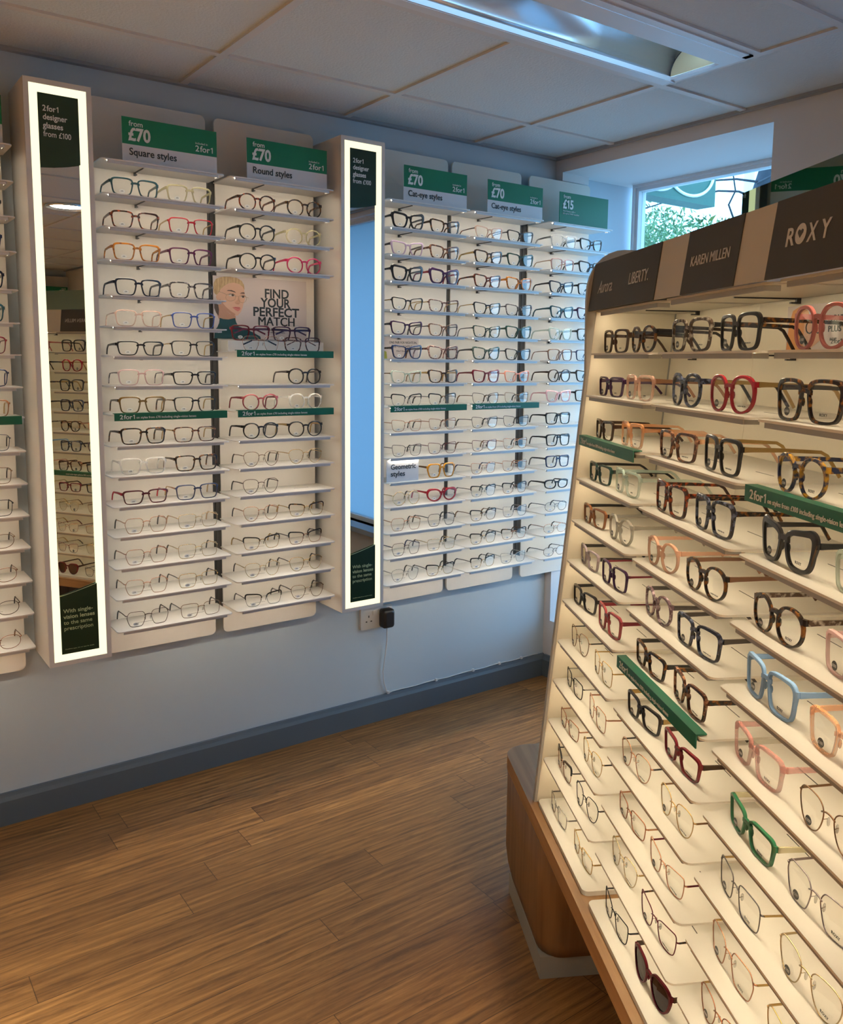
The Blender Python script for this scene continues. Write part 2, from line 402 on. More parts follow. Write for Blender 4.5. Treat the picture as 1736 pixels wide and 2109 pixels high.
b = MB(); rings = [[(x, y, z) for (y, z) in arc]+[(x, y+.002, z+.002) for (y, z) in arc[::-1]] for x in (X0+.02, X1-.022)]
b.loft(rings); b.build('reflector', M_refl, lf)
b = MB()
for xa, xb in ((X1-.022, X1-.018), (X0+.018, X0+.022)):
    b.prism(arc+[(ysp, .006)], 'x', xa, xb)
o = b.build('end_cap', M_endcap, lf); o['label'] = 'cream end cap'
b = MB(); b.tube([(X1-.0235, ylip-(ylip-ysp)*(1-math.cos(q/10*PI/2))*.52, .006+.075*math.sin(q/10*PI/2)) for q in range(11)], .0012, 5); b.build('cap_seam', M_gap, lf)
DL = [(-1.2, -2.99), (-2.9, -3.4), (-1.3, -4.6), (-3.0, -5.2), (-4.4, -3.6), (-4.6, -5.4)]  # the first shows in the mirror, the rest are added room fill
DLN = ['nearest the display stand', 'added above the open floor behind the viewer', 'added beyond the back of the stand', 'added deep in the middle of the shop', 'added near the left wall', 'added in the far left corner of the shop']
for (x, y), nm in zip(DL, DLN):
    d = empty('downlight', (x, y, HC), 0, 'round recessed ceiling downlight '+nm, 'downlight', 'recessed downlights')
    b = MB(); n = 32
    def ring(r, z): return [(r*math.cos(2*PI*q/n), r*math.sin(2*PI*q/n), z) for q in range(n)]
    b.loft([ring(.125, .004), ring(.125, -.006), ring(.110, -.006), ring(.107, .0), ring(.095, .0065), ring(.095, .004)], caps=False); b.build('trim_ring', M_refl, d)
    b = MB(); b.loft([ring(.095, .0063), ring(.095, .0052)]); b.build('lamp', glow('downlight_lamp', (1, .92, .78), DOWNLIGHT), d)

# linear fittings out of view, the first inferred from floor light, the others added fill: opal diffuser with a louvred (narrow) beam
for (x, y), nm in zip([(-3.48, -1.95), (-4.9, -2.20), (-2.9, -4.6)], ['over the open floor', 'added near the left wall', 'added deep in the shop']):
    d = empty('ceiling_light', (x, y, HC), 0, 'lit long ceiling light fitting '+nm, 'ceiling light')
    b = MB(); b.box(-.6, .6, -.15, -.11, -.006, .004); b.box(-.6, .6, .11, .15, -.006, .004); b.box(-.6, -.56, -.11, .11, -.006, .004); b.box(.56, .6, -.11, .11, -.006, .004); b.build('frame', M_fit, d)
    b = MB(); b.box(-.56, .56, -.11, .11, .001, .004); b.build('diffuser', glow('unseen_linear_diffuser', (1, .88, .70), 3.0), d)
    l = bpy.data.lights.new('unseen_linear_lamp', 'AREA'); l.shape = 'RECTANGLE'; l.size = 1.1; l.size_y = .2; l.spread = R(76); l.energy = LINEAR; l.color = (1, .91, .74)
    o = bpy.data.objects.new('unseen_linear_lamp', l); C.objects.link(o); o.parent = d; o.location = (0, 0, -.002)

# ---------------------------------------------------------------- mirror columns
def mirror_column(x0, x1, label, group, yaw=0):
    t = empty('mirror_column', ((x0+x1)/2, 0, .542), 0, label, 'mirror', group)
    h = (x1-x0)/2; H = 1.656; D = .204
    b = MB(); b.box(-h, h, -D+.012, 0, 0, H); b.build('cabinet', M_box, t)
    b = MB(); outer = rrect(-h, h, 0, H, .006); i0 = .0135
    def frame(b, xa, xb, za, zb, xc, xd, zc, zd, y0, y1):
        O = [(xa, za), (xb, za), (xb, zb), (xa, zb)]; I = [(xc, zc), (xd, zc), (xd, zd), (xc, zd)]
        rings = [[(p[0], y1, p[1]) for p in O], [(p[0], y0, p[1]) for p in O], [(p[0], y0, p[1]) for p in I], [(p[0], y1, p[1]) for p in I]]
        b.loft([[r[k] for r in rings] for k in range(4)], True, True, False, 0, False)
    frame(b, -h, h, 0, H, -h+i0, h-i0, .013, H-.014, -D, -D+.0119); b.build('bezel', M_bezel, t)
    b = MB(); frame(b, -h+i0+.0002, h-i0-.0002, .0132, H-.0142, -h+.035, h-.035, .033, H-.036, -D+.0015, -D+.0118); b.build('light_frame', M_led_m, t)
    b = MB(); mw = h-.0354; b.box(-mw, mw, -.0015, .0015, .0332, H-.0362); mg = b.build('mirror_glass', M_mirror, t, (0, -D+.0072, 0)); mg.rotation_euler = (0, 0, R(yaw))
    yb = -D+.0019; ws = h-.0355
    b = MB(); b.prism([(-ws, H-.0365), (-ws, 1.422), (-ws*.3, 1.426), (ws*.4, 1.433), (ws, 1.441), (ws, H-.0365)], 'y', yb-.0012, yb); s1 = b.build('upper_sign', M_dkgreen, t)
    b = MB(); cur = [(-ws+2*ws*q/12, .210+.026*(q/12)**1.15) for q in range(13)]
    b.prism([(-ws, .034), (ws, .034)]+cur[::-1], 'y', yb-.0012, yb); s2 = b.build('lower_sign', M_dkgreen, t)
    b = MB(); b.tube([(p[0], yb-.001, p[1]) for p in cur], .0012, 5); b.build('pale_edge', M_print_pale, s2)
    yt = yb-.0016; xl = -ws+.011
    for i, (s, bo) in enumerate((('2~for~1', .016), ('designer', .016), ('glasses', .016), ('from £100', .006))):
        text(s, xl, yt, 1.573-.0225*i, .0215, M_print_w, s1, bo, fit=(.041, .063, .052, .072)[i])
    for i, (s, bo) in enumerate((('With single-', .010), ('vision lenses', .016), ('to the same', .004), ('prescription', .004))):
        text(s, xl-.003, yt, .158-.0175*i, .0165, M_print_pale, s2, bo, fit=(.083, .088, .080, .081)[i])
    text('Conditions apply. Ask our team for details.', xl-.002, yt, .047, .0042, M_print_pale, s2, fit=.082)
    return t
mirror_column(-2.168, -1.992, 'tall mirror in glowing light frame at left of Square styles bay', 'mirror columns', 2.0)
mirror_column(-1.188, -1.013, 'tall glowing mirror between the Round and Cat-eye bays, above the wall socket', 'mirror columns')

# ---------------------------------------------------------------- shelves and wall bays
SHELF = {}
def shelf_meshes(kind, depth):
    k = (kind, round(depth, 4))
    if k in SHELF: return SHELF[k]
    hw = .186; hs = .1675
    b = MB(); b.prism(rrect(-hw, hw, 0, depth, .013, (1, 1, 0, 0)), 'z', -.0035, 0)
    for sx_ in (-1, 1): b.box(sx_*.085-.028, sx_*.085+.028, depth*.48, depth*.48+.0016, 0, .0003, 1)
    plate = b.mesh('shelf')
    b = MB()
    b.prism(rrect(-hs, hs, .004, .0085, .002, (1, 1, 0, 0), 2), 'z', -.0115, -.0036)
    b.box(hs-.004, hs, .0085, .030, -.0115, -.0036)
    lip = b.mesh('front_rail')
    b = MB(); b.box(-hs+.001, hs-.006, .0090, .0135, -.0058, -.0037); led = b.mesh('led_strip')
    b = MB(); b.box(-.0515, -.0485, depth*.35, depth-.006, -.0060, -.0036); b.box(-.053, -.047, depth-.010, depth-.002, -.013, -.0036); b.box(-.053, -.047, depth-.020, depth-.010, -.013, -.0105)
    br = b.mesh('bracket')
    SHELF[k] = (plate, lip, led, br); return SHELF[k]
def add_shelf(parent, x, y, z, depth, mats, kind, bracket=True):
    p, l, e, br = shelf_meshes(kind, depth)
    s = link('shelf', p, [mats[0], M_slot], parent, (x, y, z))
    link('front_rail', l, mats[1], s); link('led_strip', e, mats[2], s)
    if bracket: link('bracket', br, M_black, s)
    return s
ZR = [2.016, 1.920, 1.826, 1.733, 1.630, 1.540, 1.453, 1.363, 1.278, 1.183, 1.090, .998, .905, .807, .711, .610]
YF = -.195; YP = -.052
BAYS = {  # name: shelf centre x, sign words used in labels
    0: (-2.385, 'far-left bay'), 1: (-1.782, 'Square styles bay'), 2: (-1.393, 'Round styles bay'), 3: (-.805, 'left Cat-eye bay'), 4: (-.425, 'right Cat-eye bay'), 5: (-.020, '£15 bay')}
def wall_bay(i, zr):
    x = BAYS[i][0]
    t = empty('display_bay', (x, 0, .50), 0, 'white wall-mounted eyewear display shelves, the '+BAYS[i][1], 'display shelves', 'wall display bays')
    if i == 5: t['label'] = 'white wall-mounted eyewear display shelves under the all-green £15 sign'
    b = MB(); b.prism(rrect(-.180, .180, 0, 1.72, .018), 'y', YP, YP+.008); b.build('back_panel', M_panel, t)
    b = MB()
    for sx_ in (-.12, .12): b.box(sx_-.01, sx_+.01, YP+.008, 0, .05, 1.66)
    b.build('mounting_rail', M_rail, t)
    for k, z in enumerate(zr):
        add_shelf(t, 0, YF, z-.50, -YF+YP, (M_shelf, M_alu, M_led_w), 'wall', True)
    return t
ZR2 = ZR[:4]+[1.472]+ZR[7:]
for i in range(6): wall_bay(i, ZR2 if i == 2 else ZR)
# dark uprights seen between neighbouring panels
for x, lab in ((-1.5875, 'dark vertical rail between Square and Round bays'), (-.592+.003, 'dark vertical rail between the two Cat-eye bays'), (-.2225, 'dark vertical rail between right Cat-eye bay and £15 bay')):
    b = MB(); b.box(-.030, .030, -.047, 0, 0, 1.45); b.box(-.004, .004, -.049, -.047, .02, 1.43)
    tag(b.build('wall_rail', M_rail, None, (x, 0, .585)), lab, 'rail', 'dark rails between the bays')

def price_sign(x, z, head, lab, sub=None, all_green=False, small=None):
    W_, H_ = .288, .128
    t = empty('price_sign', (x, -.172, z), 0, lab, 'sign', 'price signs on the top shelves')
    b = MB(); b.box(-W_/2, W_/2, 0, .003, 0, H_); b.build('board', M_green if all_green else M_white, t)
    if not all_green:
        b = MB(); b.box(-W_/2, W_/2, -.0006, 0, .052, H_); b.build('green_band', M_green, t)
    y = -.0013
    text('from', -W_/2+.020, y, .104, .021, M_print_w, t, .01)
    text('£'+head, -W_/2+.017, y, .064, .050, M_print_w, t, .032, sx_=.86)
    if not all_green:
        text('included in', W_/2-.069, y, .082, .0092, M_print_w, t)
        text('2~for~1', W_/2-.069, y, .061, .025, M_print_w, t, .012, fit=.055)
        text(sub, -W_/2+.019, -.0008, .022, .029, M_ink, t, .012, sx_=.93)
    else:
        text('Free frames with a', -W_/2+.018, y, .050, .0095, M_print_w, t); text('full optical NHS voucher', -W_/2+.018, y, .040, .0095, M_print_w, t)
    return t
ZS = 2.016+.0006
price_sign(-1.757, ZS, '70', 'green and white £70 price sign reading Square styles', 'Square styles')
price_sign(-1.369, ZS, '70', 'green and white £70 price sign reading Round styles', 'Round styles')
price_sign(-.768, ZS, '70', 'green £70 Cat-eye styles sign next to the mirror', 'Cat-eye styles')
price_sign(-.378, ZS, '70', 'green £70 Cat-eye styles sign, next to the all-green sign', 'Cat-eye styles')
price_sign(.006, ZS, '15', 'all-green £15 price sign nearest the window', None, True)
price_sign(-2.362, ZS, '70', 'green price sign cut off at left edge of the picture', 'Square styles')

STRIPM = {}
def strip_clip(parent_loc, rz, amount, lab, grp, sub='single'):
    t = empty('shelf_edge_strip', parent_loc, rz, lab, 'shelf strip', grp)
    W_ = .176
    b = MB(); b.box(-W_, W_, -.004, -.002, -.019, .004); b.box(-W_, W_, -.002, .014, .002, .004); b.build('strip', M_green2, t)
    text('2~for~1', -W_+.015, -.0046, -.0137, .0185, M_print_w, t, .014, fit=.044)
    text('on styles from %s including single-vision lenses' % amount, -W_+.064, -.0046, -.0127, .0096, M_print_w, t, .006, fit=.185)
    return t
SG = 'green shelf-edge strips'
for i, am, lab in ((0, '£70', 'green strip on a shelf edge left of the first mirror'), (1, '£70', 'green 2for1 strip on shelf edge of the Square styles bay'), (2, '£70', 'green 2for1 strip on lower shelf edge, Round styles bay'), (3, '£100', 'green 2for1 strip on the left Cat-eye bay'), (4, '£70', 'green 2for1 strip on the right Cat-eye bay')):
    strip_clip((BAYS[i][0], YF-.0005, 1.278), 0, am, lab, SG)
strip_clip((BAYS[2][0], YF-.0005, 1.472), 0, '£70', 'green 2for1 strip below the woman poster', SG)

# ---------------------------------------------------------------- eyewear
def outline(st, n=44):
    a, h, p, tp, cat, shape = st['a'], st['b'], st['p'], st['tp'], st['cat'], st['shape']
    out = []
    if shape == 'poly':
        base = st['poly']; P = [Vector((x*a, z*h)) for x, z in base]
        rd = st['rd']
        for _ in range(3):
            Q = []
            for i in range(len(P)):
                A, B = P[i], P[(i+1) % len(P)]; k = rd if _ == 0 else .25
                Q += [A.lerp(B, k), A.lerp(B, 1-k)]
            P = Q
        kx = a/max(abs(v.x) for v in P); kz = h/max(abs(v.y) for v in P)
        return [(v.x*kx, v.y*kz) for v in P]
    for i in range(n):
        t = 2*PI*i/n; c, s = math.cos(t), math.sin(t)
        x = a*math.copysign(abs(c)**(2/p), c); z = h*math.copysign(abs(s)**(2/p), s)
        x *= 1+tp*(z/h)
        if z > 0 and x > 0: z += cat*(x/a)**2*(z/h)
        if z > 0 and x < 0: z -= cat*.25*(x/a)**2*(z/h)
        if z < 0: z *= 1-.06*(x/a)
        out.append((x, z))
    return out
HEX = [(1.0, .25), (.72, .98), (-.70, .98), (-1.0, .35), (-.62, -1.0), (.66, -1.0)]
OCT = [(1, .42), (.42, 1), (-.42, 1), (-1, .42), (-1, -.42), (-.42, -1), (.42, -1), (1, -.42)]
SQ = [(1.0, .88), (.35, 1.0), (-.5, 1.0), (-.97, .84), (-.95, .1), (-.76, -.82), (-.42, -1.0), (.48, -1.0), (.85, -.84), (.97, -.1)]
RC = [(1.0, .90), (.3, 1.0), (-.6, 1.0), (-.98, .80), (-.94, .05), (-.72, -.82), (-.40, -1.0), (.5, -1.0), (.82, -.84), (.95, 0)]
CT = [(1.0, 1.0), (.5, .98), (-.1, .90), (-.6, .82), (-.95, .58), (-.92, 0), (-.70, -.76), (-.32, -1.0), (.40, -1.0), (.78, -.76), (.95, .05)]
PN = [(.98, .62), (.62, .96), (0, 1.0), (-.60, .93), (-.95, .55), (-.88, -.10), (-.60, -.74), (-.20, -1.0), (.22, -1.0), (.64, -.72), (.92, -.05)]
def S(kind, a, b, p=3, tp=.05, cat=0.0, w=.004, shape='se', poly=None, br=.0185, rd=.25):
    return dict(kind=kind, a=a, b=b, p=p, tp=tp, cat=cat, w=w, shape=shape if poly is None else 'poly', poly=poly, br=br, rd=rd)
STY = {
 'square': S('ac', .0278, .0220, w=.0036, poly=SQ, rd=.22), 'thin square': S('ac', .0280, .0216, w=.0026, poly=SQ), 'big square': S('ac', .0282, .0246, w=.0042, poly=SQ),
 'rectangular': S('ac', .0280, .0186, w=.0032, poly=RC, rd=.22), 'round': S('ac', .0252, .0234, 2.15, .03, .0004, .0033), 'bold round': S('ac', .0262, .0252, 2.35, .035, .0010, .0040),
 'cat-eye': S('ac', .0274, .0214, w=.0038, poly=CT, rd=.22), 'bold cat-eye': S('ac', .0272, .0226, w=.0064, poly=CT), 'slim cat-eye': S('ac', .0274, .0206, w=.0026, poly=CT, rd=.22),
 'geometric': S('ac', .0272, .0238, poly=HEX, w=.0042, rd=.16), 'narrow': S('ac', .0272, .0158, 2.6, .05, .001, .0040), 'pointed cat-eye': S('ac', .0276, .0196, 2.0, .10, .0080, .0056),
 'wire square': S('wi', .0275, .0222, w=.0010, poly=SQ), 'wire round': S('wi', .0258, .0240, w=.0010, poly=PN), 'wire hexagonal': S('wi', .0272, .0236, poly=HEX, w=.0010, rd=.16),
 'wire octagonal': S('wi', .0252, .0240, poly=OCT, w=.0016, rd=.12), 'wire cat-eye': S('wi', .0275, .0212, w=.0011, poly=CT, rd=.22), 'wire oval': S('wi', .0270, .0192, 2.3, .04, .0006, .0010),
 'browline': S('br', .0272, .0208, w=.0030, poly=CT, rd=.25), 'wire rectangular': S('wi', .0275, .0186, w=.0012, poly=RC), 'sunglass': S('ac', .0272, .0240, w=.0032, poly=PN)}
GM = {}
def curve_y(x): return 1.35*x*x
def glasses_mesh(style):
    if style in GM: return GM[style]
    st = STY[style]; ol = outline(st); n = len(ol); a, h, w = st['a'], st['b'], st['w']
    cx = a+st['br']/2; zb = max(-min(p[1] for p in ol), h)+(w if st['kind'] == 'ac' else max(.0016, w*1.5 if st['kind'] == 'wi' else 0))
    # outward normals
    nr = []
    for i in range(n):
        d = Vector(ol[(i+1) % n])-Vector(ol[i-1]); d.normalize(); nr.append((d.y, -d.x))
    fr = MB(); ln = []
    ac = st['kind'] == 'ac'
    dep = .0046 if ac else .002
    xh = cx+max(p[0] for p in ol)+(w if ac else .001)+.0028; zh = zb+h*(.66 if ac else .52)
    for sd in (-1, 1):
        def P(x, z, dy): X = sd*(cx+x); return (X, curve_y(X)+dy, z+zb)
        if ac:
            rings = []
            for i in range(n):
                (x, z), (nx, nz) = ol[i], nr[i]
                ww = w*(.88+.34*max(0, z/h)+.55*max(0, (x/a))**2*max(0, z/h)); c = ww*.20
                rings.append([P(x, z, dep/2), P(x, z, -dep/2), P(x+nx*(ww-c), z+nz*(ww-c), -dep/2), P(x+nx*ww, z+nz*ww, -dep/2+c*.7), P(x+nx*ww, z+nz*ww, dep/2)])
            fr.loft_sharp(rings, True)
        else:
            wr = w if st['kind'] == 'wi' else .0010; fr.tube([P(x+nx*wr*.5, z+nz*wr*.5, 0) for (x, z), (nx, nz) in zip(ol, nr)], wr*.85, 6, 0, True)
            if st['kind'] == 'br':
                i0 = min(range(n), key=lambda q: ol[q][1]); seg = [(i0+q) % n for q in range(n) if ol[(i0+q) % n][1] > h*.18]
                # keep the run contiguous along the top
                rings = []
                for i in seg:
                    (x, z), (nx, nz) = ol[i], nr[i]; k = max(0, z/h); ww = w*(.6+.7*k)
                    rings.append([P(x, z, .0016), P(x, z, -.0018), P(x+nx*ww, z+nz*ww, -.0018), P(x+nx*ww, z+nz*ww, .0016)])
                fr.loft_sharp(rings, False, 1)
        # lens
        lb = MB(); k = 1.0 if not ac else 1.0
        f_ = [P(x*k, z*k, -.0006) for x, z in ol]; g_ = [P(x*k, z*k, .0008) for x, z in ol]
        lb.add(f_+g_, [list(range(n)), [n+i for i in range(n)][::-1]]+[(i, (i+1) % n, n+(i+1) % n, n+i) for i in range(n)], 0, False)
        ln.append(lb.mesh('lens'))
        # end piece
        zq = zh-zb
        if ac:
            x0 = max([x for x, z in ol if abs(z-zq) < h*.2])+w*.25; hh = .0028 if w < .0030 else .0044
            pr = []
            for t_, dy in ((0, 0), (.55, 0), (1, .0012)):
                X = x0+(xh-cx-x0)*t_
                pr.append([P(X, zq-hh, dep/2+dy+.002*t_), P(X, zq-hh, -dep/2+dy), P(X, zq+hh*.9, -dep/2+dy), P(X, zq+hh*.9, dep/2+dy+.002*t_)])
            fr.loft(pr, True, False, True, 0, False)
        else:
            fr.tube([P(max(x for x, z in ol if abs(z-zq) < h*.25), zq, 0), P(xh-cx-.001, zq, .0005), P(xh-cx, zq, .004)], .0013, 6, 0 if st['kind'] == 'wi' else 1)
    # bridge
    zbr = h*.46 if ac else h*.42
    xb = cx-a*.88; pts = [(xb*(q/6*2-1), zb+zbr+(.0026 if ac else .0035)*(1-(q/6*2-1)**2)) for q in range(7)]
    if ac:
        hb = .0017+w*.32
        rings = [[(x, curve_y(x)+.002, z-hb), (x, curve_y(x)-.0021, z-hb), (x, curve_y(x)-.0021, z+hb), (x, curve_y(x)+.002, z+hb)] for x, z in pts]
        fr.loft_sharp(rings)
    else:
        fr.tube([(x, curve_y(x)-.001, z) for x, z in pts], .0011, 6, 0)
    # nose pads
    pad = MB()
    for sd in (-1, 1):
        c0 = Vector((sd*(st['br']/2-.0012), .006 if not ac else .0035, zb-h*.05)); rings = []
        for q in range(5):
            ph = -PI/2+PI*q/4; r_ = math.cos(ph)
            rings.append([(c0.x+sd*.0011*math.sin(ph), c0.y+.0026*r_*math.cos(2*PI*j/8), c0.z+.0062*r_*math.sin(2*PI*j/8)) for j in range(8)])
        pad.loft(rings, True, False, True, 0, True)
        if not ac: pad.tube([(sd*(cx-a*.93), curve_y(cx-a)+.0005, zb+h*.02), (sd*(st['br']/2+.001), .0055, zb+h*.05), tuple(c0)], .0005, 4, 1)
    # temples in hinge space
    tm = {}
    for L in ('w', 's', 'f'):
        Ln = {'w': .102, 's': .150, 'f': .135}[L]; drop = -(zh-.0040)
        bend = Ln-.032 if L != 'w' else Ln-.024
        path = [(0, 0), (.012, 0), (bend*.5, -.0005), (bend, -.003)]
        if L == 'f': path += [(bend+.012, -.008), (Ln, -.016)]
        elif L == 'w': path += [(bend+.008, -.0075), (bend+.014, drop*.45), (Ln-.004, drop)]
        else: path += [(bend+.010, -.0085), (bend+.020, drop*.55), (Ln, drop)]
        b_ = MB(); m_ = len(path)
        def ring(i, hx, hz):
            y, z = path[i]; y0_, z0_ = path[max(i-1, 0)]; y1_, z1_ = path[min(i+1, m_-1)]
            d = Vector((y1_-y0_, z1_-z0_)); d.normalize(); nx, nz = -d.y, d.x
            return [(-hx, y+nx*hz, z+nz*hz), (hx, y+nx*hz, z+nz*hz), (hx, y-nx*hz, z-nz*hz), (-hx, y-nx*hz, z-nz*hz)]
        if ac:
            hz = .0022 if w < .0030 else .0042
            b_.loft([ring(i, .0014, hz*(1-.40*min(i, 3)/3)) for i in range(m_)], True, False, True, 0, False)
        else:
            b_.loft([ring(i, .0007, .0013) for i in range(4)], True, False, True, 0, False)
            b_.loft([ring(i, .0014, .0021) for i in range(3, m_)], True, False, True, 1, False)
        tm[L] = b_.mesh('temple')
    GM[style] = dict(frame=fr.mesh('frame'), lens=ln, pad=pad.mesh('nose_pads'), temple=tm, xh=xh, zh=zh, yh=curve_y(xh)+.0025, cx=cx, zb=zb, h=h, a=a, ac=ac)
    return GM[style]
# price stickers: ellipse with print
def sticker(body, rx, rz, key):
    b = MB(); n = 20
    b.loft([[(rx*math.cos(2*PI*q/n), y, rz*math.sin(2*PI*q/n)) for q in range(n)] for y in (0, -.0003)], mi=0, smooth=False)
    me = b.mesh('price_sticker')
    t = text_mesh(body, rz*.85, .02, 'CENTER', 0, .0001).copy(); t.transform(Matrix.Translation((0, -.0005, -rz*.28)))
    bm = bmesh.new(); bm.from_mesh(me); k = len(bm.faces); bm.from_mesh(t)
    bm.faces.ensure_lookup_table()
    for f in bm.faces[k:]: f.material_index = 1
    bm.to_mesh(me); bm.free(); return me
ST70 = sticker('£70', .0086, .0052, 'a'); ST100 = sticker('£100', .0086, .0052, 'b'); ST15 = sticker('£15', .0086, .0052, 'c'); STD = sticker('£100', .0060, .0060, 'd')

COL = {}
def plain(n, c, r=.22): COL[n] = mat('acetate_'+n.replace(' ', '_'), c, r)
def tort(n, c1, c2, sc_=90): COL[n] = noise_mix(mat('acetate_'+n.replace(' ', '_'), c1, .2), c1, c2, sc_, .50, .64, 3)
def crys(n, c, al=.55): COL[n] = mat('acetate_'+n.replace(' ', '_'), c, .12, alpha=al)
def metal(n, c, r=.25): COL[n] = mat('wire_'+n.replace(' ', '_'), c, r, .9)
plain('black', (.010, .010, .012)); plain('dark teal', (.015, .06, .075)); plain('red', (.40, .015, .03)); plain('plum', (.075, .012, .045)); plain('burgundy', (.13, .010, .018)); plain('navy', (.018, .03, .085))
plain('blue', (.04, .07, .25)); plain('dark brown', (.035, .016, .008)); plain('brown', (.20, .075, .028)); plain('hot pink', (.42, .02, .09)); plain('mauve pink', (.40, .12, .11)); plain('coral pink', (.70, .28, .20))
plain('light blue', (.17, .29, .47)); plain('green', (.02, .12, .055)); plain('dark green', (.008, .035, .028)); plain('mustard', (.45, .20, .015)); plain('lilac', (.55, .40, .52)); plain('beige', (.55, .38, .24)); plain('taupe', (.17, .085, .05)); plain('olive brown', (.10, .055, .012)); plain('grey', (.10, .105, .115)); plain('purple black', (.03, .008, .04)); plain('dusty pink', (.50, .30, .27))
plain('deep red', (.22, .006, .015)); plain('black and red', (.06, .006, .012)); plain('black and blue', (.012, .016, .03))
tort('red tortoiseshell', (.028, .008, .005), (.26, .045, .012)); tort('amber tortoiseshell', (.42, .15, .015), (.16, .045, .008)); tort('dark tortoiseshell', (.010, .006, .005), (.17, .062, .011), 110); tort('grey marbled', (.03, .028, .032), (.28, .25, .25)); tort('brown tortoiseshell', (.045, .016, .01), (.33, .16, .09))
tort('pink tortoiseshell', (.06, .022, .022), (.46, .28, .24)); tort('navy marbled', (.008, .010, .022), (.10, .12, .18)); tort('green marbled', (.01, .03, .026), (.14, .18, .13)); tort('blue and yellow tortoiseshell', (.015, .02, .05), (.42, .22, .02), 70); tort('lilac marbled', (.10, .06, .07), (.45, .34, .36)); tort('clear and tortoiseshell', (.05, .03, .02), (.34, .30, .25))
crys('pale yellow crystal', (.62, .55, .30)); crys('blush crystal', (.80, .50, .38), .45); crys('clear crystal', (.85, .83, .78), .42); crys('peach crystal', (.90, .42, .18), .42); crys('aqua crystal', (.55, .70, .62), .42); crys('grey crystal', (.42, .40, .34), .6); crys('pink crystal', (.62, .24, .22), .42); crys('lilac crystal', (.42, .34, .38), .7); crys('pale green crystal', (.55, .66, .55), .55); crys('nude', (.72, .40, .26), .62); crys('pale pink', (.72, .46, .44), .6); crys('baby pink crystal', (.92, .55, .58), .65); crys('rose burgundy', (.30, .05, .06), .85)
metal('gold', (.55, .38, .16)); metal('rose gold', (.50, .26, .16)); metal('silver', (.42, .42, .40)); metal('bronze', (.22, .13, .07)); metal('matt black', (.012, .012, .013), .4); metal('copper', (.35, .15, .08)); metal('gunmetal', (.12, .11, .11)); metal('dark burgundy', (.10, .012, .02), .35); metal('pale gold', (.62, .50, .30)); metal('lilac grey', (.30, .26, .27)); metal('dark brown wire', (.06, .03, .02), .35); metal('navy wire', (.02, .025, .05), .35)
ORD = ['top', 'second', 'third', 'fourth', 'fifth', 'sixth', 'seventh', 'eighth', 'ninth', 'tenth', 'eleventh', 'twelfth', 'thirteenth', 'fourteenth', 'bottom']

def glasses(M, style, col, temple, label, group, env, tagm=None, tag_mats=None, word=None, folded=False, sun=False, brow=None, wordm=None):
    """M: 4x4 placement; builds the thing with frame, lenses, temples, sticker"""
    g = glasses_mesh(style)
    r = bpy.data.objects.new('glasses', None); C.objects.link(r); r.empty_display_size = .02; r.matrix_world = M
    tag(r, label, 'glasses', group)
    mc = COL[col]; mt = COL[temple or col]
    tip = COL['black'] if temple is None else mt
    link('frame', g['frame'], [mc, COL[brow] if brow else mc], r)
    for me in g['lens']: link('lens', me, M_sun if sun else M_lens, r)
    link('nose_pads', g['pad'], [M_pad if not g['ac'] else mc, mc], r) if (not g['ac'] or env == 's') else None
    for sd in (-1, 1):
        rz = 0
        if folded: rz = R(96 if sd > 0 else -84)
        o = link('temple', g['temple']['f' if folded else env], [mt, tip], r, (sd*g['xh'], g['yh']+(.003 if sd < 0 and folded else 0), g['zh']), (0, 0, rz))
    if tagm:
        s_ = link('price_sticker', tagm, tag_mats, r, (-g['cx']-.002, curve_y(g['cx'])-.0012, g['zb']-g['h']*.62))
    if word:
        me = text_mesh(word, .0052 if len(word) < 6 else .0030, .02, 'CENTER', 0, .0001, 1.15)
        link('lens_print', me, M_ink, r, (g['cx']+.002, curve_y(g['cx'])-.0013, g['zb']-g['h']*.72))
    return r
def W(x, y, z, rz=0, rx=0): return Matrix.Translation((x, y, z)) @ Matrix.Rotation(rz, 4, 'Z') @ Matrix.Rotation(rx, 4, 'X')

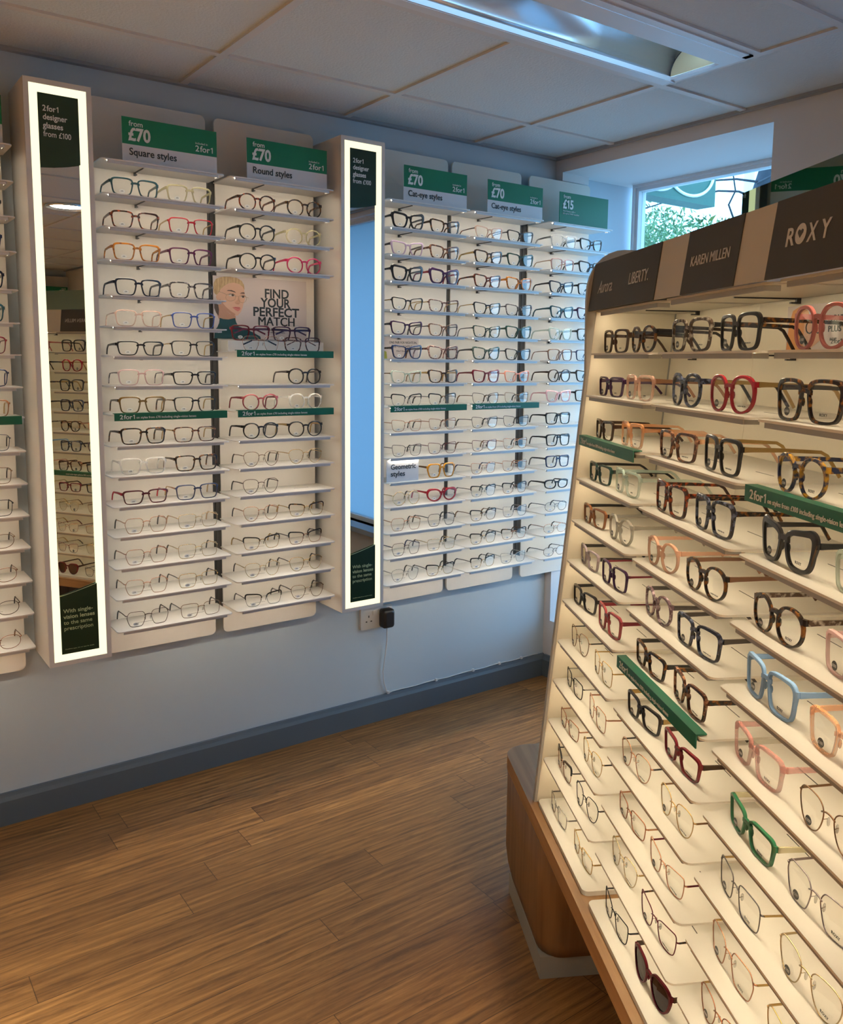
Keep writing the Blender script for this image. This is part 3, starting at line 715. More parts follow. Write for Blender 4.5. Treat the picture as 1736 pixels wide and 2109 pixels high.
# wall bays: (style, colour[, temple colour[, brow colour]]) for left and right of every shelf from the top
sq, ts, ro, ca, bc, sc_ = 'square', 'thin square', 'round', 'cat-eye', 'bold cat-eye', 'slim cat-eye'
wsq, wro, whx, wca, wov, brw = 'wire square', 'wire round', 'wire hexagonal', 'wire cat-eye', 'wire oval', 'browline'
WALL = {
 1: [((sq, 'dark teal'), (sq, 'pale yellow crystal')), ((sq, 'red tortoiseshell'), (ts, 'red', 'gold')), ((sq, 'amber tortoiseshell'), (sq, 'plum')), ((sq, 'black and blue'), (sq, 'grey marbled')),
     ((ts, 'blush crystal'), (ts, 'blue', 'gold')), (('rectangular', 'black'), (ts, 'black', 'gold')), ((ts, 'pale pink', 'grey marbled'), ('rectangular', 'black')), ((sq, 'olive brown', 'dark tortoiseshell'), (ts, 'black', 'gold')),
     ((sq, 'dark tortoiseshell'), (ts, 'brown tortoiseshell', 'gold')), ((sq, 'clear crystal'), (sq, 'dark tortoiseshell')), (('rectangular', 'black and red', 'red'), (ts, 'navy', 'gold')), ((whx, 'rose gold'), (wsq, 'pale gold', 'beige')),
     ((whx, 'copper'), (wsq, 'pale gold')), ((whx, 'rose gold'), (wsq, 'gold', 'black')), ((whx, 'dark brown wire'), (wsq, 'bronze', 'black'))],
 2: [((ro, 'red tortoiseshell'), (ro, 'dark tortoiseshell')), ((ro, 'black'), (ro, 'pale yellow crystal')), ((ro, 'black'), (ro, 'hot pink')), None, None, None, (None, (ro, 'black', 'gunmetal')), ((ro, 'rose burgundy', 'burgundy'), (ro, 'clear crystal')),
     ((ro, 'black'), (ro, 'black', 'gold')), ((wro, 'bronze'), (wro, 'gold')), ((wro, 'dark brown wire'), None), ((wro, 'rose gold'), (brw, 'gold', 'gold', 'dark tortoiseshell')),
     ((brw, 'gold', 'gold', 'black'), (brw, 'copper', 'black', 'black')), ((wro, 'pale gold'), (wro, 'gold', 'black')), ((brw, 'silver', 'gunmetal', 'black'), (wro, 'bronze', 'black'))],
 3: [((bc, 'black'), (ca, 'dark tortoiseshell')), ((ca, 'lilac', 'gunmetal'), (ca, 'brown tortoiseshell')), ((bc, 'black'), (bc, 'purple black', 'burgundy')), ((sc_, 'black', 'gold'), (sc_, 'pink tortoiseshell', 'gold')),
     ((ca, 'purple black', 'black'), (sc_, 'brown tortoiseshell', 'black')), ((ca, 'navy', 'dark tortoiseshell'), (ca, 'pink tortoiseshell')), ((sc_, 'pale green crystal', 'bronze'), (ca, 'dark tortoiseshell', 'gold')), ((brw, 'silver', 'gunmetal', 'black'), (brw, 'bronze', 'black', 'black')),
     ((wca, 'rose gold'), (wca, 'copper')), ((wca, 'gunmetal'), (wca, 'dark burgundy')), (None, ('geometric', 'mustard', 'bronze')), (('wire octagonal', 'pale gold'), ('pointed cat-eye', 'deep red')),
     ((whx, 'rose gold'), (whx, 'matt black')), ((whx, 'dark brown wire', 'navy'), (wsq, 'pale gold')), ((wro, 'silver'), (brw, 'gold', 'black', 'black'))],
 4: [((sc_, 'blush crystal', 'red tortoiseshell'), (sc_, 'black')), ((ca, 'dark tortoiseshell', 'gold'), (ca, 'dark green', 'black')), ((ca, 'red tortoiseshell'), (ca, 'amber tortoiseshell')), ((sc_, 'black', 'gold'), (sc_, 'grey marbled', 'black')),
     ((sc_, 'green marbled', 'black'), (ca, 'dark green', 'green marbled')), ((ca, 'green marbled', 'black'), (sc_, 'black')), ((ca, 'burgundy'), (sc_, 'coral pink')), ((wca, 'matt black', 'bronze'), (wca, 'bronze', 'black')),
     ((wca, 'matt black', 'black'), (wca, 'matt black')), ((wca, 'dark burgundy', 'bronze'), (wca, 'rose gold')), ((wca, 'rose gold', 'navy'), (wca, 'copper', 'rose gold')), ((brw, 'silver', 'black', 'black'), (brw, 'copper', 'black', 'black')),
     ((brw, 'bronze', 'bronze', 'black'), (wca, 'lilac grey')), ((brw, 'gold', 'black', 'black'), (brw, 'rose gold', 'dark tortoiseshell', 'dark tortoiseshell')), ((brw, 'gold', 'black', 'black'), (wca, 'silver'))],
 5: [((sq, 'clear crystal', 'silver'), (ca, 'black')), ((ts, 'dusty pink', 'beige'), (ca, 'black')), ((ca, 'black and blue', 'black'), (sq, 'black')), ((ca, 'dark teal'), (ca, 'purple black')), ((ca, 'pale green crystal'), (sq, 'black')),
     ((ts, 'taupe'), (ts, 'navy')), ((ro, 'dark brown'), (ca, 'black')), ((ca, 'baby pink crystal'), (sq, 'black')), ((sq, 'black'), None), ((sq, 'black'), None), ((sq, 'navy', 'gunmetal'), None), (('narrow', 'black'), None), ((wov, 'navy wire'), None), ((wov, 'rose gold'), None), ((wov, 'dark brown wire', 'black'), None)],
 0: [(None, (sq, c)) for c in ('navy marbled', 'black', 'navy', 'black and blue', 'dark teal')]+[(None, (ts, 'burgundy')), (None, (ts, 'navy')), (None, (ts, 'brown', 'gold')), (None, (wsq, 'navy wire')), (None, (wsq, 'bronze')), (None, (wsq, 'matt black')), (None, (wov, 'bronze')), (None, (wov, 'copper')), (None, (wov, 'dark brown wire')), (None, (wov, 'copper', 'brown'))]}
SIGNW = {0: 'left of the first mirror', 1: 'below the Square styles sign', 2: 'below the Round styles sign', 3: 'below the left Cat-eye sign', 4: 'below the right Cat-eye sign', 5: 'below the £15 sign'}
def colour_words(spec):
    s_, c = spec[0], spec[1]
    c = c.replace(' wire', '')
    return '%s %s glasses' % (c, s_)
for bay, rows in WALL.items():
    bx = BAYS[bay][0]
    for k, pr in enumerate(rows):
        if pr is None: continue
        z = ZR[k+1]
        for side, spec in zip((-1, 1), pr):
            if spec is None: continue
            st, col = spec[0], spec[1]; tmp = spec[2] if len(spec) > 2 else None; br = spec[3] if len(spec) > 3 else None
            lab = '%s, %s on %s shelf %s' % (colour_words(spec), 'left' if side < 0 else 'right', ORD[k], SIGNW[bay])
            big = st.startswith('wire') or st == 'browline'
            tg = ST15 if bay == 5 else (ST100 if (k > 6 or (bay == 3 and k > 5)) else ST70)
            dz = .0002
            x = bx+side*.0835+random.uniform(-.003, .003)
            glasses(W(x, YF+.024+random.uniform(0, .004), z+dz, R(random.uniform(-3, 3))), st, col, tmp, lab, 'glasses on the wall shelves', 'w', tg, [M_tag_w, M_ink], None, brow=br)
# folded pairs on the shelf with the woman poster
zf = 1.472
b = MB(); b.box(-.176, .176, 0, .06, 0, .034)
tag(b.build('display_riser', M_shelf, None, (BAYS[2][0], -.1275, zf+.0005)), 'low white riser block on the shelf below the woman poster', 'riser')
for (x, y, z, st, col, lab) in ((-1.483, -.118, .0348, 'square', 'burgundy', 'folded burgundy glasses at back left below the woman poster'), (-1.332, -.118, .0348, 'square', 'purple black', 'folded black glasses at back right below the woman poster'),
                               (-1.478, -.186, .0002, 'wire hexagonal', 'rose gold', 'folded rose gold wire glasses in front below the woman poster'), (-1.326, -.186, .0002, 'thin square', 'pink tortoiseshell', 'folded pale tortoiseshell glasses in front below the woman poster')):
    glasses(W(x, y, zf+z, R(random.uniform(-3, 3)), 0), st, col, None, lab, 'folded glasses under the poster', 'w', ST70 if st == 'square' else ST100, [M_tag_w, M_ink], folded=True)

# ---------------------------------------------------------------- posters and cards on the wall bays
def flat(parent, name, pts, m, y, th=.00025):
    b = MB(); b.prism(pts, 'y', y-th, y); return b.build(name, m, parent)
px0, pW, pH = -.1715, .343, .205
t = empty('poster', (-1.4165, YP-.0025, 1.514), 0, 'pale pink poster of a woman reading FIND YOUR PERFECT MATCH', 'poster')
b = MB(); b.box(px0, px0+pW, -.0008, 0, 0, pH); b.build('sheet', M_poster, t)
def PP(x, y):
    u = (x-88)/1145; top = 60+95*u; v = (y-top)/(910-top); return (px0+u*pW, (1-v)*pH)
def poly(l): return [PP(*p) for p in l]
skin = mat('print_skin', (.66, .41, .29), .55); skin2 = mat('print_skin_shade', (.46, .25, .165), .55); hair = noise_mix(mat('print_hair', (.5, .35, .17), .55), (.38, .25, .12), (.60, .44, .24), 30, .35, .7, 4, (6, 1, 1.2)); hair_d = mat('print_hair_dark', (.06, .04, .03), .55); lipm = mat('print_lips', (.50, .13, .12), .55); top_ = mat('print_teal', (.004, .05, .06), .55); eye_w = mat('print_eye', (.6, .55, .5), .5)
y = -.0008
pt = []
def layer(name, pts, m, k): return flat(t, name, poly(pts), m, y-.0003*k, .00028)
layer('print_neck', [(150, 420), (220, 520), (280, 575), (345, 595), (348, 650), (250, 660), (150, 650), (128, 590), (120, 500)], skin2, 0)
layer('print_hair', [(92, 230), (96, 165), (120, 112), (160, 90), (215, 78), (290, 80), (370, 96), (425, 135), (452, 190), (458, 250), (300, 300), (150, 330), (118, 318), (96, 290)], hair, 0)
layer('print_hair_back', [(98, 440), (140, 430), (152, 520), (146, 605), (116, 560), (98, 500)], hair_d, 1)
layer('print_face', [(150, 300), (175, 248), (215, 205), (270, 168), (330, 158), (395, 178), (440, 220), (455, 270), (456, 300), (466, 345), (455, 400), (440, 440), (432, 490), (408, 550), (372, 598), (330, 600), (280, 572), (222, 522), (178, 470), (150, 415), (130, 385), (118, 350), (128, 322)], skin, 1)
layer('print_jumper', [(158, 632), (200, 648), (260, 652), (338, 632), (352, 690), (378, 742), (450, 770), (540, 812), (640, 872), (650, 911), (90, 911), (96, 800), (128, 760), (150, 700)], top_, 1)
for pl in ([(244, 268), (262, 258), (300, 258), (340, 276), (355, 294), (320, 282), (282, 270)], [(400, 304), (418, 292), (442, 288), (460, 296), (456, 306), (425, 304)]): layer('print_eyebrow', pl, hair_d, 2)
for pl in ([(262, 328), (285, 312), (318, 310), (348, 334), (318, 344), (286, 342)], [(404, 350), (424, 336), (448, 338), (462, 350), (440, 362), (418, 360)]): layer('print_eye', pl, eye_w, 2)
for cx_, cy__, r_ in ((316, 326, 15), (438, 348, 13)): layer('print_pupil', [(cx_+r_*math.cos(q*PI/6), cy__+r_*math.sin(q*PI/6)) for q in range(12)], hair_d, 3)
for pl in ([(258, 326), (285, 306), (320, 304), (352, 332), (318, 314), (286, 314)], [(400, 348), (424, 331), (450, 332), (466, 348), (446, 340), (424, 340)]): layer('print_eyelid', pl, hair_d, 3)
layer('print_nose', [(388, 330), (402, 400), (400, 438), (384, 450), (350, 444), (338, 424), (356, 404), (376, 380)], mat('print_skin_nose', (.56, .33, .22), .55), 2)
layer('print_nostril', [(352, 436), (368, 446), (392, 444), (384, 436)], skin2, 3)
layer('print_upper_lip', [(304, 490), (345, 482), (372, 484), (392, 486), (408, 500), (380, 508), (345, 502)], lipm, 2)
layer('print_lower_lip', [(312, 494), (345, 504), (380, 509), (407, 503), (398, 524), (372, 542), (342, 524)], mat('print_lip_light', (.60, .20, .17), .55), 2)
layer('print_cheek', [(150, 415), (178, 470), (222, 522), (280, 572), (330, 600), (345, 580), (290, 540), (235, 485), (195, 430), (165, 380)], skin2, 2)
gold_p = mat('print_gold', (.45, .33, .22), .5)
b = MB()
for cx_, cy__, rx_, ry_ in ((290, 355, 58, 50), (430, 372, 48, 54)):
    b.tube([(lambda q_: (q_[0], y-.0014, q_[1]))(PP(cx_+rx_*math.cos(q*PI/10), cy__+ry_*math.sin(q*PI/10))) for q in range(20)], .0006, 4, 0, True)
for l in ([(150, 276), (200, 296), (244, 318)], [(462, 346), (505, 362)], [(344, 345), (362, 336), (384, 345)]):
    b.tube([(lambda q_: (q_[0], y-.0014, q_[1]))(PP(*p)) for p in l], .0007, 4)
b.build('print_spectacles', gold_p, t)
for s_, xa, xb, yb_ in (('FIND', 697, 998, 365), ('YOUR', 655, 1032, 485), ('PERFECT', 553, 1130, 605), ('MATCH', 612, 1070, 728)):
    A = PP(xa, yb_); B = PP(xb, yb_); text(s_, A[0], y-.0003, PP((xa+xb)/2, yb_)[1], .0425, M_ink, t, .024, fit=B[0]-A[0])
text('Explore our great range of styles', PP(640, 790)[0], y-.0003, PP(840, 790)[1], .0085, M_ink, t, fit=PP(1048, 0)[0]-PP(640, 0)[0])
text('to discover yours', PP(730, 825)[0], y-.0003, PP(840, 825)[1], .0085, M_ink, t, fit=PP(950, 0)[0]-PP(730, 0)[0])
# small poster in the left cat-eye bay
t = empty('poster', (-.868, YP-.0025, 1.4532), 0, 'small pale poster reading ONE PAIR FOR NIGHTS IN', 'poster')
b = MB(); b.box(-.118, .108, -.0008, 0, 0, .083); b.build('sheet', M_poster, t)
flat(t, 'print_hair', [(-.117, .026), (-.060, .026), (-.056, .05), (-.062, .075), (-.070, .083), (-.117, .083)], hair_d, -.0008)
flat(t, 'print_face', [(-.117, .028), (-.076, .03), (-.070, .045), (-.074, .066), (-.117, .072)], skin, -.0011)
flat(t, 'print_jumper', [(-.117, 0), (-.036, 0), (-.040, .026), (-.060, .034), (-.117, .024)], mat('print_olive', (.30, .32, .04), .5), -.0011)
text('ONE PAIR FOR NIGHTS IN,', -.028, -.0012, .058, .0125, M_ink, t, .009, fit=.128)
text('ONE FOR NIGHTS OUT', -.018, -.0012, .043, .0125, M_ink, t, .009, fit=.110)
text('2~for~1 from £70', .004, -.0012, .027, .009, M_ink, t, .0, fit=.066)
# white card reading geometric styles
t = empty('shelf_card', (-.912, -.178, .9985), 0, 'white card reading Geometric styles standing on a shelf', 'card')
b = MB(); b.box(-.072, .072, 0, .0015, 0, .083); b.build('card', M_white, t)
text('Geometric', -.054, -.0004, .047, .027, M_ink, t, .012, fit=.112); text('styles', -.054, -.0004, .021, .027, M_ink, t, .012, fit=.063)

# ---------------------------------------------------------------- free-standing display stand
TH = 28.5255; SO = Vector((-1.2187, -1.403, 0)); TILT = .0863
SPHI = math.atan2(-math.cos(R(TH)), -math.sin(R(TH)))
SM = Matrix.Translation(SO) @ Matrix.Rotation(SPHI, 4, 'Z')
ZS_ = [1.470, 1.374, 1.278, 1.180, 1.081, .985, .888, .788, .690, .590, .490, .382]
def sd(z): return -(TILT*(1.45-z))          # local y of the shelf front at height z
SB = [.0185+.168, .0185+.395+.168, .0185+.79+.168]   # shelf centres along the stand
SB = [.187, .586, .981]
st_ = empty('display_stand', SO, SPHI, 'free-standing lit eyewear stand with oak table base and dark header', 'display stand')
YC = .215                                  # mid plane of the back-to-back rack
for ci, s0 in enumerate(SB):
    for k, z in enumerate(ZS_):
        if k == 11: continue
        add_shelf(st_, s0, sd(z), z, .200, (M_sh_s, M_lip_s, M_led_s), 'stand', k < 5)
    add_shelf_z = 1.567
    s_ = add_shelf(st_, s0, sd(1.567)+.004, 1.567, .190, (M_sh_s, M_lip_s, M_led_s), 'stand', True)
    b = MB(); b.prism(rrect(s0-.186, s0+.186, sd(.382), sd(.382)+.20, .013), 'z', .372, .382); b.build('tray', M_sh_s, st_)
# end panel profile
def endprof(off=0):
    P = [(sd(.372)-.006, .372)]
    P += [(-.004, 1.42), (-.007, 1.59)]
    r_ = .085
    for q in range(1, 9):
        a_ = q/8*PI/2; P.append((-.007+r_*(1-math.cos(a_)), 1.605+r_*1.2*math.sin(a_)))
    L_ = P[:]
    return L_+[(2*YC-p[0], p[1]) for p in L_[::-1]]
s0, s1 = -.018, -.004
b = MB(); b.prism(endprof(), 'x', s0, s1); b.build('end_panel', M_endp, st_)
b = MB(); b.prism([(sd(.374), .374), (sd(1.565)+.006, 1.565), (.2+sd(1.565)-.004, 1.565), (.2+sd(.374)-.004, .374)], 'x', s1, s1+.0012); b.build('lining', M_cream, st_)
# the near end is closed only between the two back panels
b = MB(); b.prism([(.2+sd(.373), .373), (.2+sd(1.60), 1.60), (2*YC-.2-sd(1.60), 1.60), (2*YC-.2-sd(.373), .373)], 'x', 1.1715, 1.1800); b.build('core_end', M_endp, st_)
# back panels of the three sections, tilted with the shelves
for ci, s0 in enumerate(SB):
    x0, x1 = ((-.003, .3865), (.3875, .7835), (.7845, 1.171))[ci]
    b = MB(); b.prism([(.2+sd(.372), .372), (.2+sd(1.60), 1.60), (.206+sd(1.60), 1.60), (.206+sd(.372), .372)], 'x', x0, x1); b.build('back_panel', M_cream, st_)
b = MB(); b.prism([(2*YC-.2-sd(.372), .372), (2*YC-.2-sd(1.60), 1.60), (2*YC-.206-sd(1.60), 1.60), (2*YC-.206-sd(.372), .372)], 'x', -.003, 1.171); b.build('rear_panel', M_cream, st_)
b = MB(); b.box(-.003, 1.171, .022, 2*YC-.01, 1.652, 1.664); b.build('top_board', M_endp, st_)
# header cards, leaning slightly
def hcard(s0, s1, m, nm, dy=0):
    b = MB(); b.prism([(-.004+dy, 1.566), (.010+dy, 1.672), (.014+dy, 1.672), (.0+dy, 1.566)], 'x', s0, s1); return b.build(nm, m, st_)
hcard(-.003, 1.171, M_head_g, 'header_board', .0005)
HL = math.atan2(.014, .106)
for s0, s1, words in ((-.0, .392, 'a'), (.512, .704, 'k'), (.796, 1.171, 'r')):
    h_ = hcard(s0, s1, M_head_d, 'header_card', -.0012)
    def ht(body, x, z, size, bold, fit, shear=0, sp=1.0):
        me = text_mesh(body, size, bold, 'LEFT', shear, .0003, sp); a_, b_ = width(me)
        yy = -.0057+(z-1.566)*.14/1.06
        o = link('lettering', me, mat('print_silver', (.60, .58, .55), .45), h_, (x, yy, z), (-HL, 0, 0)); o.scale = (fit/(b_-a_), 1, 1); return o
    if words == 'a':
        ht('Aurora.', .052, 1.602, .040, -.006, .095, .35); ht('LIBERTY.', .243, 1.606, .034, -.002, .104)
    elif words == 'k': ht('KAREN MILLEN', .536, 1.611, .024, .0, .138)
    else:
        ht('R', .836, 1.606, .034, .016, .020); ht('X', .889, 1.606, .034, .016, .021); ht('Y', .918, 1.606, .034, .016, .021)
        b = MB(); n = 24; b.loft([[(.0125*math.cos(2*PI*q/n), y_, .0135*math.sin(2*PI*q/n)) for q in range(n)] for y_ in (-.0004, .0004)])
        o = b.build('emblem', mat('print_silver', (.60, .58, .55), .45), h_, (.8715, -.0057+(1.6185-1.566)*.132, 1.6185)); o.rotation_euler = (-HL, 0, 0)
        hp = [(0, -.0055), (-.006, .001), (-.0062, .0042), (-.0035, .0058), (0, .0035), (.0035, .0058), (.0062, .0042), (.006, .001)]
        b = MB(); b.prism(hp, 'y', -.0009, -.0003); b.build('heart', M_head_d, o)
# dark mirror panel standing on the top board
b = MB(); b.box(.300, 1.171, YC-.010, YC+.002, 1.664, 1.782); p_ = b.build('mirror_panel', M_gloss_dark, st_)
# oak table top, pedestals, plinths
def slab(x0, x1, y0, y1, r_, z0, z1, m, nm):
    b = MB(); b.prism(rrect(x0, x1, y0, y1, r_, (1, 1, 1, 1), 8), 'z', z0, z1); return b.build(nm, m, st_)
slab(-.32, 1.50, -.112, 2*YC+.112, .07, .332, .372, M_oak, 'table_top')
for x0, x1, fs in ((-.30, .135, -1), (1.045, 1.48, 1)):
    b = MB(); n = 8; rings = []
    for z, ins in ((.332, 0), (.20, 0), (.11, 0), (.08, .012), (.055, .04)):
        a0, a1 = (x0+ins*1.6, x1) if fs < 0 else (x0, x1-ins*1.6)
        rings.append([(p[0], p[1], z) for p in rrect(a0, a1, -.1115+ins*.1, 2*YC+.1115-ins*.1, .055, (1, 1, 1, 1), 6)])
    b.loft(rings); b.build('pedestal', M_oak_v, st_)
    b = MB(); a0, a1 = (x0+.09, x1-.006) if fs < 0 else (x0+.006, x1-.09); b.box(a0, a1, -.1095, 2*YC+.1095, 0, .056); b.build('plinth', M_plinth, st_)
# rear shelves are out of sight; green strips on the stand
def on_stand(x, y, z, rz=0): return SM @ W(x, y, z, rz)
for ci, k, lab in ((0, 2, 'green 2for1 strip at the far end of the display stand'), (2, 2, 'large green 2for1 strip on the near section of the stand'), (1, 6, 'bright green 2for1 strip low on the stand, middle section')):
    o = strip_clip((0, 0, 0), 0, '£100', lab, SG); o.matrix_world = on_stand(SB[ci]-.002, sd(ZS_[k])-.0005, ZS_[k])
# poster on the stand
t = empty('poster', (0, 0, 0), 0, 'poster with orange figure behind pink glasses on the stand', 'poster'); t.matrix_world = on_stand(.630, .2+sd(1.51)-.006, 1.4705)
b = MB(); b.box(-.125, .140, -.0008, 0, 0, .080); b.build('sheet', M_poster, t)
flat(t, 'print_figure', [(-.124, 0), (-.118, .05), (-.108, .072), (-.085, .079), (-.06, .07), (-.05, .04), (-.055, 0)], mat('print_orange', (.62, .27, .08), .5), -.0008)
flat(t, 'print_head', [(-.07, .012), (-.045, .008), (-.02, .02), (-.012, .045), (-.022, .062), (-.05, .066), (-.07, .05)], skin, -.0011)
b = MB()
for cx_ in (-.052, -.027): b.tube([(cx_+.011*math.cos(q*PI/6), -.0016, .042+.010*math.sin(q*PI/6)) for q in range(12)], .0012, 5, 0, True)
b.build('print_spectacles', M_ink, t)
text('A PAIR TO MATCH', .0, -.0012, .050, .014, M_ink, t, .009, fit=.125); text('PLUS ONE TO BE', .0, -.0012, .033, .014, M_ink, t, .009, fit=.125); text('2~for~1 from £100', .010, -.0012, .014, .011, M_ink, t, 0, fit=.09)

bsq, bro, rec, wre = 'big square', 'bold round', 'rectangular', 'wire rectangular'
STAND = [
 [((sq, 'dark brown'), (ro, 'dark tortoiseshell', 'black')), ((rec, 'purple black'), (sq, 'blush crystal', 'rose gold')), ((rec, 'dark brown'), (sq, 'peach crystal')), ((rec, 'dark green', 'black'), (sq, 'aqua crystal')), ((rec, 'brown', 'black'), (ro, 'grey crystal')), ((rec, 'lilac crystal', 'black'), (ts, 'purple black', 'burgundy')),
  ((rec, 'black'), (sq, 'rose burgundy', 'burgundy')), ((wro, 'bronze', 'black'), (wsq, 'gold')), ((wre, 'matt black', 'silver'), (wsq, 'rose gold', 'copper')), ((wre, 'copper', 'rose gold'), (wro, 'gold', 'black')), ((brw, 'rose gold', 'black', 'black'), (wro, 'matt black', 'gunmetal')), ((wre, 'silver', 'gunmetal'), (wre, 'gold'))],
 [((bsq, 'clear and tortoiseshell', 'black'), (bsq, 'black', 'dark tortoiseshell')), ((bro, 'navy marbled'), (bro, 'deep red', 'gold')), ((sq, 'brown tortoiseshell', 'peach crystal'), (bsq, 'black', 'gold')), ((bsq, 'red tortoiseshell'), (bsq, 'navy marbled', 'dark tortoiseshell')), ((ro, 'nude'), (ro, 'dark tortoiseshell', 'taupe')), ((ro, 'lilac marbled', 'gunmetal'), (sq, 'navy marbled', 'gunmetal')),
  ((rec, 'dark tortoiseshell', 'black'), (sq, 'brown tortoiseshell', 'dark tortoiseshell')), ((rec, 'black', 'gold'), (rec, 'burgundy', 'dark brown')), ((wro, 'rose gold', 'black'), (wro, 'gold', 'bronze')), ((wre, 'copper', 'rose gold'), (wca, 'rose gold', 'dark burgundy')), ((wro, 'pale gold', 'gold'), (wca, 'dark burgundy', 'dark tortoiseshell')), ((wca, 'matt black', 'black'), ('sunglass', 'dark burgundy', 'dark brown'))],
 [((bro, 'mauve pink'), (bsq, 'black')), ((bsq, 'dark tortoiseshell', 'black'), (bro, 'navy')), ((ro, 'blue and yellow tortoiseshell'), (bsq, 'brown tortoiseshell')), (('bold cat-eye', 'black'), (sq, 'pale green crystal')), ((ro, 'dark tortoiseshell', 'clear and tortoiseshell'), (sq, 'pale pink')), ((bsq, 'light blue'), (sq, 'peach crystal')),
  ((sq, 'pink crystal'), (wro, 'bronze')), ((rec, 'green', 'pale yellow crystal'), (whx, 'lilac grey')), ((wsq, 'gunmetal', 'gold'), (wro, 'pale gold')), ((whx, 'rose gold', 'gold'), (wro, 'gold')), ((wro, 'copper', 'gold'), (wro, 'bronze')), None]]
COLN = ['far', 'middle', 'near']; PRINT = ['LIBERTY.', 'KAREN MILLEN', 'ROXY']
for ci in range(3):
    for k, pr in enumerate(STAND[ci]):
        if pr is None: continue
        z = ZS_[k]
        for side, spec in zip((-1, 1), pr):
            st, col = spec[0], spec[1]; tmp = spec[2] if len(spec) > 2 else None; br = spec[3] if len(spec) > 3 else None
            o_ = ORD[k] if k < 11 else 'bottom tray'
            lab = '%s, %s on %s %s, %s stand section' % (colour_words(spec) if st != 'sunglass' else 'dark burgundy sunglasses', 'left' if side < 0 else 'right', o_, 'shelf' if k < 11 else '', COLN[ci])
            lab = lab.replace(' ,', ',').replace('  ', ' ')
            x = SB[ci]-.011+side*.087+random.uniform(-.004, .004); yy = sd(z)+.022+random.uniform(0, .005)
            glasses(on_stand(x, yy, z+.0002, R(random.uniform(-4, 4))), st, col, tmp, lab, 'glasses on the display stand', 's', None if st == 'sunglass' else STD, [M_tag_d, mat('print_silver', (.60, .58, .55), .45)], None if st == 'sunglass' else PRINT[ci], sun=(st == 'sunglass'), brow=br)

# ---------------------------------------------------------------- wall socket, plug, cable
t = empty('wall_socket', (-.920, 0, .432), 0, 'white double wall socket under the second mirror', 'socket')
b = MB(); b.prism(rrect(-.073, .073, -.043, .043, .006), 'y', -.010, 0); b.build('face_plate', M_plate, t)
for sx_ in (-.036, .036):
    b = MB()
    for dx, dz, w_, h_ in ((0, .008, .004, .009), (-.011, -.012, .007, .004), (.011, -.012, .007, .004)): b.box(sx_+dx-w_/2, sx_+dx+w_/2, -.0104, -.0095, dz-h_/2, dz+h_/2)
    b.build('pin_holes', M_black, t)
for sx_ in (-.012, .012):
    b = MB(); b.box(sx_-.006, sx_+.006, -.0135, -.0095, .012, .030); b.build('switch', M_plate, t)
t = empty('power_adapter', (-.884, -.0106, .430), 0, 'black plug-in power adapter in the wall socket', 'plug')
b = MB(); rings = []
for y_, i in ((0, .002), (-.006, 0), (-.032, .0), (-.040, .004), (-.043, .010)):
    rings.append([(p[0], y_, p[1]) for p in rrect(-.026+i, .026-i, -.040+i, .036-i, .010)])
b.loft(rings); b.build('body', M_black, t)
cb = empty('power_cable', (-.873, -.02, .39), 0, 'thin white cable from the adapter running along the skirting board', 'cable')
pts = [(-.884, -.03, .390), (-.883, -.030, .370), (-.874, -.016, .33), (-.878, -.010, .27), (-.888, -.008, .20), (-.882, -.008, .15), (-.868, -.006, .112), (-.860, -.012, .106)]
xx = -.84
while xx < -.02: pts.append((xx, -.008, .104+.004*abs(math.sin(xx*17)))); xx += .04
b = MB(); b.tube([(p[0]+.873, p[1]+.02, p[2]-.39) for p in pts], .0022, 6); b.build('wire', M_cable, cb)
for x in (-.862, -.62, -.42, -.27, -.14):
    b = MB(); b.box(x-.005, x+.005, -.012, -.003, .1015, .112); o = b.build('cable_clip', M_cable, cb, (.873, .02, -.39))

# ---------------------------------------------------------------- across the room: a bay on the wall behind, seen in the mirror
fb = empty('display_bay', (-.56, -6.99, .5), PI, 'white display bay on the far wall behind the stand', 'display shelves', 'wall display bays')
b = MB(); b.box(-.56, .9, -.05, 0, 0, 1.75); b.build('back_panel', M_panel, fb)
for k in range(10):
    for sx_ in (-.372, .0, .372): add_shelf(fb, sx_, -.20, .25+k*.14, .15, (M_shelf, M_alu, M_led_w), 'wall', False)
for sx_, n_ in ((-.372, 'on the far wall, left'), (0, 'on the far wall, middle'), (.372, 'on the far wall, right')):
    o = price_sign(0, 0, '70', 'green price sign '+n_, 'Round styles'); o.matrix_world = fb.matrix_basis @ W(sx_, -.17, 1.5106)
    for k, c in ((7, 'black'), (8, 'dark tortoiseshell'), (9, 'black')):
        o = glasses(fb.matrix_basis @ W(sx_-.08, -.18, .2503+k*.14), 'square', c, None, '%s glasses %s, on %s shelf' % (c, n_, {9: 'top', 8: 'second', 7: 'third'}[k]), 'glasses on the far wall', 'w')

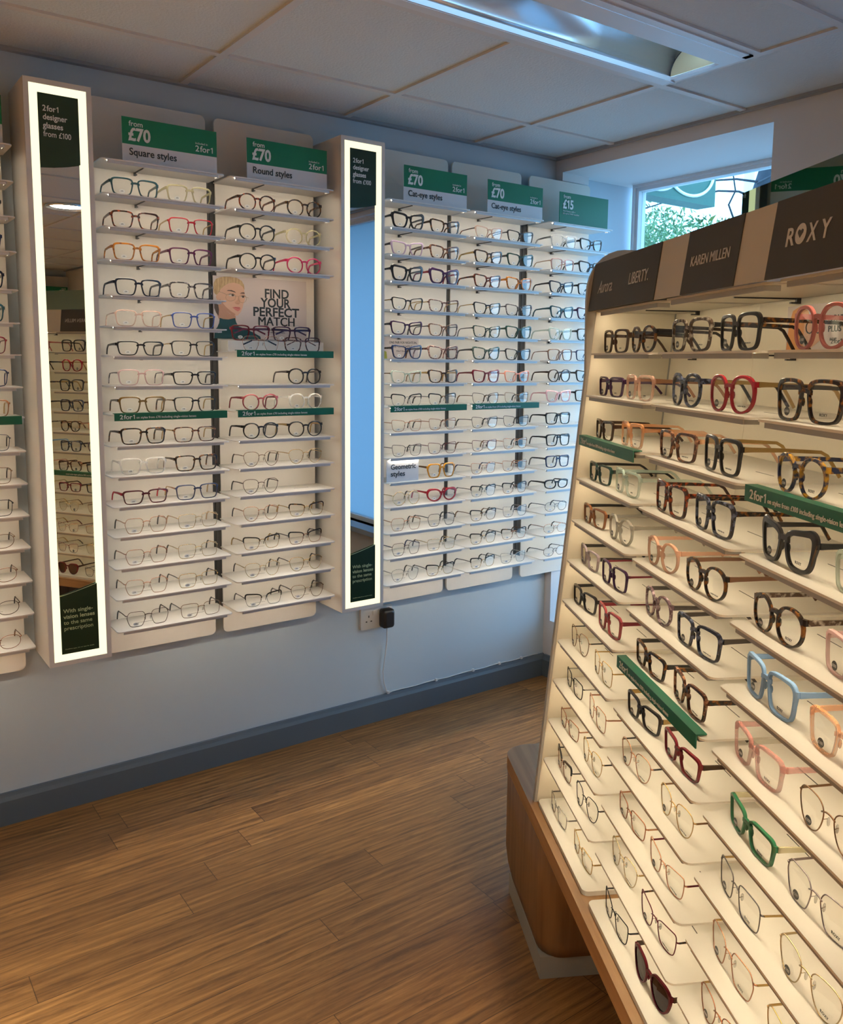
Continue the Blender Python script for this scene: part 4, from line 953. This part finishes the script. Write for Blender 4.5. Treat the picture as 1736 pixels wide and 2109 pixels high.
# ---------------------------------------------------------------- outside the window
b = MB(); b.box(.52, 30, -20, 25, -.35, -.25); g_ = b.build('pavement', M_pave); g_['kind'] = 'structure'
t = empty('hanging_sign', (1.2, .303, 2.33), 0, 'green projecting shop sign with white ovals outside the window', 'sign')
b = MB(); b.box(-.55, .33, 0, .12, 0, .60); b.build('board', M_teal, t)
b = MB()
for cx_ in (-.18, .10): b.tube([(cx_+.20*math.cos(q*PI/20), -.004, .17+.135*math.sin(q*PI/20)) for q in range(40)], .009, 6, 0, True)
b.build('oval_emblem', M_print_w, t)
b = MB(); b.tube([(-.69, .06, .63), (.30, .06, .63)], .015, 8); b.box(-.69, -.675, 0, .12, .55, .71); b.box(-.40, -.38, .05, .07, .59, .63); b.box(.20, .22, .05, .07, .59, .63); b.build('bracket_arm', M_black, t)
def tree(name, loc, trunk_r, h, crown, nleaf, lab, lm, bare=0, seed=1):
    rnd = random.Random(seed); t = empty(name, loc, 0, lab, 'tree')
    b = MB(); b.tube([(rnd.uniform(-.04, .04)*q, rnd.uniform(-.04, .04)*q, h*q/6) for q in range(7)], trunk_r, 10, 0, False, [trunk_r*(1-.4*q/6) for q in range(7)])
    b.build('trunk', M_bark, t)
    b = MB()
    for q in range(bare):
        a0 = rnd.uniform(0, 2*PI); p = Vector((0, 0, h*rnd.uniform(.5, .95))); l_ = [p.copy()]
        d = Vector((math.cos(a0), math.sin(a0), .25))
        for _ in range(7):
            p = p+d*.16; d = (d+Vector((rnd.uniform(-.4, .4), rnd.uniform(-.4, .4), rnd.uniform(-.3, .3)))).normalized(); l_.append(p.copy())
        b.tube(l_, .008, 5, 0, False, [.008*(1-.8*k/7)+.0015 for k in range(8)])
    if bare: b.build('branches', M_bark, t)
    b = MB()
    for q in range(nleaf):
        (cx_, cy_, cz_, rx_, ry_, rz_) = crown[q % len(crown)]
        while True:
            u = Vector((rnd.uniform(-1, 1), rnd.uniform(-1, 1), rnd.uniform(-1, 1)))
            if u.length < 1 and u.length > .3: break
        p = Vector((cx_+u.x*rx_, cy_+u.y*ry_, cz_+u.z*rz_))
        a_ = Vector((rnd.gauss(0, 1), rnd.gauss(0, 1), rnd.gauss(0, 1)-.6)).normalized(); c_ = a_.cross(Vector((rnd.gauss(0, 1), rnd.gauss(0, 1), rnd.gauss(0, 1)))).normalized()
        s_ = rnd.uniform(.022, .055)
        b.add([p-a_*s_, p+c_*s_*.3, p+a_*s_, p-c_*s_*.3], [(0, 1, 2, 3)], 0, False)
    o = b.build('foliage', lm, t); o['kind'] = 'stuff'
    return t
tree('leafy_tree', (5.5, 4.1, -.25), .13, 3.0, [(0, .0, 2.1, 1.1, 1.0, .8), (-.2, -.55, 2.75, .9, .8, .65), (0, .4, 3.05, .9, .8, .65), (.4, .9, 2.6, 1, .9, .9), (-.2, -.9, 2.15, .7, .6, .6)], 16000, 'bright green leafy tree seen through the window', M_leaf, 6, 3)
tree('street_tree', (3.0, 1.03, -.25), .17, 4.2, [(-.1, .26, 2.66, .16, .16, .13)], 60, 'dark-barked tree trunk outside at the right of the window', M_leaf2, 12, 5)
b = MB(); b.tube([(0, 0, 0), (0, 0, 5.2)], .05, 10); tag(b.build('lamp_post', M_pole, None, (4.6, 2.20, -.25)), 'pale slender lamp post outside beside the tree trunk', 'lamp post')
